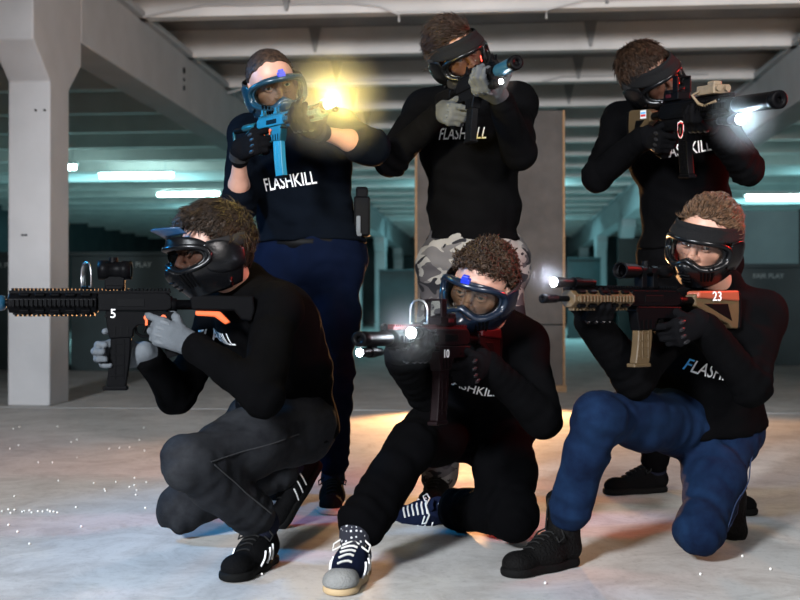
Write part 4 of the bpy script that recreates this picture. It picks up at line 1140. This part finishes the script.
# belt pouch
m = MB(); c = P(362, 222, 4.12) - p['base']
m.box(c + V(0, 0, .02), (.06, .07, .15)); m.box(c + V(.0, 0, .105), (.045, .06, .05)); po = m.build('belt_pouch', M['gun_black'], p['root'], bevel=.008)
m = MB(); m.box(c + V(-.012, -.04, -.015), (.016, .012, .07)); m.box(c + V(-.012, -.042, -.05), (.026, .014, .012)); m.build('buckle', M['glove_grey'], po, bevel=.003)
m = MB(); ring = []
for i in range(28):
    a = 2 * PI * i / 28; ring.append(P1['J']['pel'] + V(0, 0, .052) + p['lh'] * .192 * math.cos(a) + p['frh'] * .145 * math.sin(a) - p['base'])
m.tube(ring, .022, 8, closed=True, flat=(.35, 1)); m.build('belt', M['gun_dark'], p['root'])

# ---- standing, camouflage trousers
T2 = rifle_frame((464, 87), 3.78, (.34, -.937, .01), -.12)
rifle('rifle', 'black rifle with blue suppressor held by the shooter in camouflage trousers', T2,
      dict(S=.92, hg=.29, barrel=.06, can=(.15, .024, 'can_blue'), ml=.13, sights=(('iron', .03), ('iron', .25)), lights=((.35, .006, -.002, .09, 'light_white', .011),)))
p = person(dict(label='shooter standing in camouflage trousers and pale grey gloves beside the grey target panel', base=(.28, 4.2, 0), bulk=1.06,
    J=dict(pel=P(474, 262, 4.2), nk=P(470, 99, 4.12), hr=P(448, 268, 4.2), hl=P(500, 268, 4.2), sr=P(424, 110, 4.2), sl=P(516, 104, 4.1),
           kr=P(442, 380, 4.2), ar=P(440, 478, 4.32), kl=P(500, 382, 4.15), al=P(498, 480, 4.28), er=P(398, 152, 4.0), el=P(524, 170, 3.9), head=P(456, 54, 3.98)),
    face=(.42, -.85, -.30), up=(-.50, -.12, .86), HR=grip_hand(T2, 1), HL=support_hand(T2, -1, .19), l1=.31, l2=.28,
    Sr=(V(.15, 4.36, 0), V(-.25, -1, 0), V(*Z3)), Sl=(V(.38, 4.32, 0), V(.25, -1, 0), V(*Z3)),
    sweat='sweat_black', trouser='camo', glove='glove_ash', glove2='ash_patch', hem=P(474, 242, 4.2), hem_n=(0, 0, -1), cuff=.97, cuffr=.06, tloose=.016,
    shoe=dict(m='boot_black', sole='sole_dark', boot=True),
    hair=dict(m='hair_brown', t=.009, top=1.9, len=.045, n=2400, comb=(.9, -.5, .1), jit=.1, lift=.08, w=.002, amp=.003, f=70, front=.08, seed=2, extra=((V(0, .04, .085), V(.06, .045, .035), .02),)),
    mask=dict(m='mask_black', lens='visor_dark', band=(.03, .05, 0), vent=1, u0=1.1, zc=-.016, zb=.042)))
P2 = p
project_text(p, 'FLASHKILL', .060, P(464, 134, 4.05), p['lc'] + V(0, 0, -.03), p['upv'], p['fr'], p['sweat'], M['white_print'], shear=.2)

# ---- standing, tan stock
T3 = rifle_frame((669, 113), 3.85, (.30, -.945, -.10), 0.05)
rifle('rifle', 'black rifle with tan stock and crest held by the standing shooter at the back', T3,
      dict(stock='tan', hg=.38, barrel=.07, can=(.22, .027, 'gun_black'), ml=.13, sights=(('holo', .06), ('box', .27)), lights=((.44, .012, -.002, .12, 'light_white', .02),),
           texts=(('CAIMAN', .026, .3, .045, 1, 'white_print'),), sl=.25))
r3 = bpy.data.objects[[x for x in bpy.data.objects.keys() if x.startswith('rifle')][-1]]
def crest(parent_root):
    lo = [c for c in parent_root.children if c.name.startswith('lower_receiver')][0]
    sh = [(-.013, .018), (0, .022), (.013, .018), (.013, -.004), (.008, -.014), (0, -.02), (-.008, -.014), (-.013, -.004)]
    for s in (-1, 1):
        for k, (sc, mt, dx) in enumerate(((1.5, 'white_print', .0004), (1.3, 'red_print', .0010), (1.1, 'gun_dark', .0016))):
            m = MB(); m.prism([(.107 + a * sc, -.02 + b * sc) for a, b in sh], .0008, s * (.0176 + dx), (1, 2, 0)); m.build('crest', M[mt], lo)
        m = MB(); m.prism([(.107 + a, -.02 + b) for a, b in ((0, .012), (.004, .004), (.0025, -.006), (.005, -.011), (-.005, -.011), (-.0025, -.006), (-.004, .004))], .0008, s * .0198, (1, 2, 0)); m.build('crest_figure', M['tan'], lo)
    st = [c for c in parent_root.children if c.name.startswith('stock')][0]
    m = MB(); m.box((.0175, -.145, .05), (.001, .04, .03)); m.build('sticker', M['white_print'], st)
    m = MB(); m.box((.018, -.145, .046), (.001, .034, .008)); m.build('sticker_band', M['red_print'], st)
    m = MB(); m.box((.018, -.145, .055), (.001, .034, .006)); m.build('sticker_band', M['blue_print'], st)
for o_ in bpy.data.objects:
    if o_.get('label', '').startswith('black rifle with tan stock and crest'): crest(o_)
p = person(dict(label='shooter standing all in black with dark gloves, face lit red, aiming over the kneeling one', base=(1.12, 4.3, 0), bulk=1.05,
    J=dict(pel=P(690, 256, 4.3), nk=P(674, 114, 4.2), hr=P(668, 262, 4.32), hl=P(712, 262, 4.28), sr=P(622, 122, 4.26), sl=P(716, 116, 4.1),
           kr=P(656, 375, 4.35), ar=P(655, 468, 4.5), kl=P(716, 380, 4.15), al=P(722, 488, 4.2), er=P(612, 178, 3.98), el=P(744, 168, 3.86), head=P(650, 77, 4.08)),
    face=(.46, -.84, -.28), up=(-.62, -.1, .78), HR=grip_hand(T3, 1), HL=support_hand(T3, -1, .18, drop=.042, c=(28, 48, 40), sh=.02), l1=.285, l2=.265,
    Sr=(V(1.07, 4.52, 0), V(-.95, -.3, 0), V(*Z3)), Sl=(V(1.25, 4.25, 0), V(.15, -1, 0), V(*Z3)),
    sweat='sweat_black', trouser='trouser_black', glove='glove_black', hem=P(690, 250, 4.3), hem_n=(0, 0, -1),
    shoe=dict(m='shoe_black', sole='sole_dark'),
    hair=dict(m='hair_auburn', t=.012, top=1.4, len=.036, n=2400, comb=(.3, .7, -.3), jit=.25, lift=.2, w=.0022, amp=.003, f=70, front=.085, seed=3),
    mask=dict(m='mask_black', lens='visor_dark', band=(.03, .05, 0), u0=1.12, zc=-.016, zb=.042)))
P3 = p
project_text(p, 'FLASHKILL', .062, P(686, 149, 4.1), p['lc'] + V(0, 0, .1), p['upv'], p['fr'], p['sweat'], M['white_print'])

# ---- crouching, facing across, grey gloves
T4 = rifle_frame((160, 303), 3.13, (-.995, -.10, .0), 0.0)
rifle('rifle', 'long black rifle numbered 5 held level by the crouching shooter in grey gloves', T4,
      dict(stock_kind='slim', hg=.415, hgr=.03, barrel=.06, can=(.2, .022, 'can_blue'), ml=.15, controls=((.035, 'orange'), (-.012, 'orange')), sights=(('dot', .125), ('shield', .205, .7)),
           texts=(('5', .036, .128, .014, -1, 'white_print'),), sl=.26))
HRm = dict(W=tp(T4, (.075, .10, -.12)), d=nz(td(T4, (-.5, .8, .1))), n=nz(td(T4, (-.8, -.5, 0))), c=(35, 60, 40), th=TH_GRIP)
HRm = dict(W=tp(T4, (.048, .062, -.105)), d=nz(td(T4, (-.10, 1, .02))), n=nz(td(T4, (-1, -.1, 0))), c=((40, 62, 40), (42, 62, 40), (44, 62, 40), (46, 62, 42)), th=((.6, .2, .7), (.7, .5, .3), (.6, .7, 0)))
p = person(dict(label='shooter crouching in full black mask and grey jeans, facing across with grey gloves', base=(-.4, 3.45, 0), bulk=.97,
    J=dict(pel=P(284, 420, 3.5), nk=P(252, 288, 3.40), hr=P(264, 418, 3.62), hl=P(296, 428, 3.42), sr=P(224, 314, 3.50), sl=P(276, 311, 3.23),
           kr=P(182, 508, 3.58), ar=P(293, 466, 3.82), kl=P(188, 463, 3.0), al=P(264, 523, 3.24), er=P(190, 380, 3.45), el=P(236, 388, 3.0), head=P(214, 250, 3.30)),
    hs=1.04, face=(-.88, -.47, -.18), up=(-.18, -.05, .98), HR=HRm, HL=dict(grip_hand(T4, -1, z=-.045, tilt=-.4), L=(.33, .27)), l1=.30, l2=.26,
    Sr=(V(-.33, 3.93, .10), V(-.45, -.35, -.74), V(-.75, -.45, .4)), Sl=(V(-.395, 3.34, 0), V(-.30, -.95, 0), V(*Z3)),
    sweat='sweat_black', trouser='denim_grey', seam='stitch_dark', crease=.008, glove='glove_grey', glove2='glove_patch', hunch=.05, hem=P(292, 438, 3.5), cuff=.86, cuffr=.062, tloose=.010, legb=1.12,
    shoe=dict(m='shoe_black', sole='sole_dark', stripes='white_print'), gaze=0,
    hair=dict(m='hair_dark', t=.016, top=1.4, len=.036, n=2600, comb=(.1, .8, -.35), jit=.35, lift=.16, w=.002, amp=.004, f=55, front=.085, seed=4, extra=((V(0, .05, .09), V(.062, .04, .035), .02),)),
    mask=dict(m='mask_black', lens='visor_smoke', u0=1.2, zb=.036, zc=-.014, bill=True, browh=.03, snout=.022, U=2.0, jaw=.025)))
P4 = p
project_text(p, 'FLASHKILL', .062, P(217, 341, 3.3) - p['lc'] * .05, p['lc'] * V(1, 1, 0) + V(0, 0, -.06), V(0, 0, 1), p['fr'], p['sweat'], M['white_print'])

# ---- seated low in the middle, goggles, blue clip
T5 = rifle_frame((459, 336), 3.10, (-.50, -.866, .02), 0.0)
rifle('rifle', 'dark red rifle numbered 10 with two white lights, held by the low middle shooter', T5,
      dict(sz=.88, body='gun_wine', stock='gun_wine', cheek='gun_red', rail='gun_red', guard='gun_dark', mag='gun_wine', hg=.38, barrel=.06, can=(.14, .021, 'gun_black'), ml=.17, sights=(('holo', .12, 'gun_wine'), ('shield', .235)),
           lights=((.35, -.042, .062, .09, 'light_white', .018), (.52, .004, .008, .1, 'light_white', .013)), texts=(('10', .036, .11, -.004, -1, 'white_print'),)))
p = person(dict(label='shooter sitting low in the middle with one leg stretched out and striped navy sneaker', base=(.25, 3.6, 0), bulk=.98,
    J=dict(pel=P(476, 422, 3.74), nk=P(496, 325, 3.46), hr=P(452, 426, 3.72), hl=P(498, 428, 3.74), sr=P(440, 342, 3.42), sl=P(524, 346, 3.45),
           kr=P(412, 446, 3.33), ar=P(356, 532, 3.10), kl=P(514, 516, 3.42), al=P(452, 508, 3.78), er=P(420, 385, 3.1), el=P(532, 405, 3.25), head=P(482, 286, 3.26)),
    hs=1.04, face=(-.44, -.86, -.32), up=(.18, -.32, .93), HR=support_hand(T5, 1, .26), HL=grip_hand(T5, -1), l1=.29, l2=.26,
    Sr=(V(-.115, 3.16, 0), V(-.18, -1, .0), V(0, .0, 1)), Sl=(V(.21, 3.86, .045), V(-.95, .3, -.12), V(.1, -.9, .5)),
    sweat='sweat_black', trouser='trouser_black', glove='glove_black', hunch=.06, hem=P(476, 432, 3.74), cuff=.86, cuffr=.062, tloose=.016, sock='sock_dots',
    shoe=dict(m='shoe_navy', sole='sole_tan', lace='lace_white', stripes='white_print', toecap='suede_grey'),
    hair=dict(m='hair_curl', t=.007, top=1.3, len=.019, n=2000, comb=(0, .3, .1), jit=.8, lift=.5, curl=9, w=.003, amp=.006, f=80, front=.078, seed=5, extra=((V(.01, .045, .078), V(.062, .04, .035), .02),)),
    mask=dict(m='mask_navy', lens='visor_green', u0=1.12, zb=.045, zc=-.002, knob=(.05, .058), snout=.055, browh=.012)))
P5 = p
project_text(p, 'FLASHKILL', .06, P(470, 386, 3.5), p['lc'] + V(0, 0, -.0), p['upv'], p['fr'], p['sweat'], M['white_print'])

# ---- kneeling, blue jeans
T6 = rifle_frame((668, 297), 3.10, (-.80, -.60, .0), 0.0)
rifle('rifle', 'black and tan rifle numbered 23 with tan magazine, held by the blue-jeans shooter', T6,
      dict(sz=.86, guard='tan', stock='tan', cheek='rust', mag='tan', hg=.40, hgr=.028, barrel=.05, ml=.12, sights=(('scope', .10),), lights=((.46, -.01, .094, .15, 'light_white', .0165),),
           texts=(('23', .045, -.19, .054, -1, 'white_print'),), sl=.30))
p = person(dict(label='shooter kneeling on one knee in blue jeans and high black boots beside the low one', base=(.95, 3.4, 0), bulk=1.06,
    J=dict(pel=P(706, 420, 3.56), nk=P(722, 294, 3.42), hr=P(680, 424, 3.48), hl=P(728, 430, 3.58), sr=P(676, 320, 3.36), sl=P(760, 316, 3.42),
           kr=P(598, 415, 3.10), ar=P(563, 530, 3.22), kl=P(699, 530, 3.26), al=P(730, 474, 3.66), er=P(640, 375, 3.2), el=P(745, 392, 3.18), head=P(707, 240, 3.27)),
    face=(-.60, -.77, -.25), up=(.10, -.28, .96), HR=support_hand(T6, 1, .27, drop=.036, c=(34, 58, 40), sh=.04), HL=grip_hand(T6, -1), l1=.30, l2=.265,
    Sr=(V(.515, 3.245, 0), V(-.80, -.62, 0), V(*Z3)), Sl=(V(1.10, 3.80, .11), V(-.15, -.6, -.74), V(-.25, -.8, .5)),
    sweat='sweat_black', trouser='denim_blue', seam='stitch_navy', crease=.008, glove='glove_black', hunch=.04, hem=P(706, 420, 3.56), cuff=.79, cuffr=.060, tloose=.009, legb=1.0,
    shoe=dict(m='boot_black', sole='sole_dark', boot=True), gaze=-.5,
    hair=dict(m='hair_light', t=.007, top=1.3, len=.026, n=2400, comb=(-.3, -.7, .45), jit=.3, lift=.35, w=.002, amp=.0025, f=80, front=.085, seed=6),
    mask=dict(m='mask_black', lens='visor_clear', band=(.028, .045, 0), u0=1.12, zb=.042, zc=-.016)))
P6 = p
project_text(p, 'FLASHKILL', .062, P(703, 362, 3.45), p['lc'] + V(0, 0, -.22), p['upv'], p['fr'], p['sweat'], M['white_print'], colors=M['blue_print'])  # first letter coloured blue to imitate the blue side light

# ---- plastic pellets on the floor
rs = np.random.default_rng(11)
spots = [(4 + 4.2 * i + rs.uniform(-2, 2), 512 + rs.uniform(-2, 2)) for i in range(14)] + [(rs.uniform(5, 160), rs.uniform(425, 545)) for i in range(26)] + [(rs.uniform(90, 150), rs.uniform(478, 492)) for i in range(9)] + \
        [(545, 584), (770, 570), (700, 575), (742, 557), (318, 468), (262, 575)]
first = None
for (x, y) in spots:
    g = G(x, y)
    if first is None:
        m = MB(); m.lathe((0, 0, -.004), (0, 0, 1), [(.004 - .004 * math.cos(a), .004 * math.sin(a) + 1e-5) for a in np.linspace(0, PI, 9)], 12)
        first = q = m.build('plastic_pellet', M['pellet'])
    else:
        q = first.copy(); COL.objects.link(q)
    q.location = (g[0], g[1], .004)
    tag(q, 'tiny white plastic pellet lying on the bare concrete floor', 'pellet', 'white pellets scattered on the floor')

# ---- lamp beams: a point light just ahead of every weapon light, in a haze ball added to imitate its lens glow
def bloom(T, S, lamp, r, dens, e, col, label):
    y, x, z = lamp; p = tp(T, (np.array((x, y + .02, z)) * S))
    l = bpy.data.lights.new('weapon_lamp', 'POINT'); l.energy = e; l.color = col; l.shadow_soft_size = .015
    o = bpy.data.objects.new('weapon_lamp', l); COL.objects.link(o); o.location = Vector(p)
    if dens <= 0: return
    m = MB(); m.lathe((0, 0, -r), (0, 0, 1), [(r - r * math.cos(a), r * math.sin(a) + 1e-5) for a in np.linspace(0, PI, 17)], 28)
    mm = bpy.data.materials.new('smoke'); mm.use_nodes = True; t = mm.node_tree; t.nodes.clear()
    out = t.nodes.new('ShaderNodeOutputMaterial'); vs_ = t.nodes.new('ShaderNodeVolumeScatter'); vs_.inputs['Anisotropy'].default_value = .0
    tc = t.nodes.new('ShaderNodeTexCoord'); ln = t.nodes.new('ShaderNodeVectorMath'); ln.operation = 'LENGTH'
    mr = t.nodes.new('ShaderNodeMapRange'); mr.inputs[1].default_value = 0; mr.inputs[2].default_value = r; mr.inputs[3].default_value = 1; mr.inputs[4].default_value = 0
    pw = t.nodes.new('ShaderNodeMath'); pw.operation = 'POWER'; pw.inputs[1].default_value = 1.3
    ml_ = t.nodes.new('ShaderNodeMath'); ml_.operation = 'MULTIPLY'; ml_.inputs[1].default_value = dens
    t.links.new(tc.outputs['Object'], ln.inputs[0]); t.links.new(ln.outputs['Value'], mr.inputs[0]); t.links.new(mr.outputs[0], pw.inputs[0])
    t.links.new(pw.outputs[0], ml_.inputs[0]); t.links.new(ml_.outputs[0], vs_.inputs['Density']); t.links.new(vs_.outputs[0], out.inputs['Volume'])
    q = m.build('smoke_haze', mm); q.location = Vector(p); tag(q, label, 'smoke haze', None, 'stuff')
bloom(T1, .78, (.465, 0, .07), .2, 1.3, 16, (1, .74, .16), 'yellow glowing smoke haze round the lamp of the blue rifle')
bloom(T3, 1, (.44, .012, -.002), .12, 1.2, 4, (.6, .85, 1), 'bluish glowing smoke haze round the lamp of the tan-stocked rifle')
bloom(T5, 1, (.35, -.042, .062), .11, 1.0, 1.4, (.8, .9, 1), 'white glowing smoke haze round the lamp of the dark red rifle')
bloom(T6, 1, (.46, -.01, .094), .07, 1.2, 1.2, (.75, .8, 1), 'faint glowing smoke haze round the lamp of the tan and black rifle')
bloom(T2, .92, (.35, .006, -.002), .05, 1.2, .04, (.8, 1, 1), 'faint glowing smoke haze round the lamp of the blue-suppressor rifle')
# ================================================================ camera, light
cam = bpy.data.cameras.new('camera'); co = bpy.data.objects.new('camera', cam); COL.objects.link(co)
co.location = (0, 0, CAMZ); co.rotation_euler = (PI / 2 + math.atan(6 / FOC), 0, 0)
cam.sensor_width = 36; cam.lens = 36 * FOC / 800; cam.clip_end = 200
cam.dof.use_dof = True; cam.dof.focus_distance = 3.5; cam.dof.aperture_fstop = 4.0
SC.camera = co
w = bpy.data.worlds.new('world'); SC.world = w; w.use_nodes = True
w.node_tree.nodes['Background'].inputs[0].default_value = (.25, .62, .7, 1); w.node_tree.nodes['Background'].inputs[1].default_value = .012
def aim(o, tgt): o.rotation_euler = (Vector(tgt) - o.location).to_track_quat('-Z', 'Y').to_euler()
def light(name, kind, loc, tgt, e, col, **k):
    l = bpy.data.lights.new(name, kind); l.energy = e; l.color = col
    for a, b in k.items(): setattr(l, a, b)
    o = bpy.data.objects.new(name, l); COL.objects.link(o); o.location = Vector(loc); aim(o, tgt); return o
light('key', 'SPOT', (-2.6, -2.0, 2.7), (.2, 3.8, .8), 2900, (.89, .94, 1), spot_size=math.radians(68), spot_blend=.4, shadow_soft_size=.45)
light('fill', 'SPOT', (2.9, -2.0, 2.5), (.3, 8, 3.2), 1850, (1, .94, .92), spot_size=math.radians(56), spot_blend=.45, shadow_soft_size=.6)
wl = P(462, 330, 8.3)
light('warm_back', 'SPOT', wl, (wl[0] + 1.2, 3.0, -.7), 580, (1, .5, .2), spot_size=math.radians(118), spot_blend=.5, shadow_soft_size=.1)
light('red_side', 'SPOT', (2.8, 4.15, 1.8), (.95, 4.0, 1.4), 230, (1, .03, .02), spot_size=math.radians(70), spot_blend=.6, shadow_soft_size=.12)
light('blue_side', 'SPOT', (-2.9, 4.0, 2.0), (-.3, 3.7, 1.2), 240, (.03, .42, 1), spot_size=math.radians(80), spot_blend=.6, shadow_soft_size=.15)
for i, (u_, v_) in enumerate(((-8, 8), (-7, 12), (0, 9), (0, 15), (8, 8), (7, 12))):  # unseen area lights added between the ribs to fill the hall with teal
    c = TB @ np.array([u_, 8.53 + 1.67 * v_ + .85, 3.74, 1])
    light('hall_%d' % i, 'AREA', c[:3], (c[0], c[1], 0), 150, (.34, .9, 1), shape='RECTANGLE', size=3, size_y=.5)
vs = SC.view_settings; SC.display_settings.display_device = 'sRGB'
vs.view_transform = 'Standard'; vs.look = 'None'; vs.exposure = 0; vs.gamma = 1; vs.use_curve_mapping = False
try:
    SC.cycles.use_denoising = True; SC.cycles.sample_clamp_indirect = 6; SC.cycles.max_bounces = 8; SC.cycles.transparent_max_bounces = 24
except Exception: pass
bpy.context.view_layer.update()
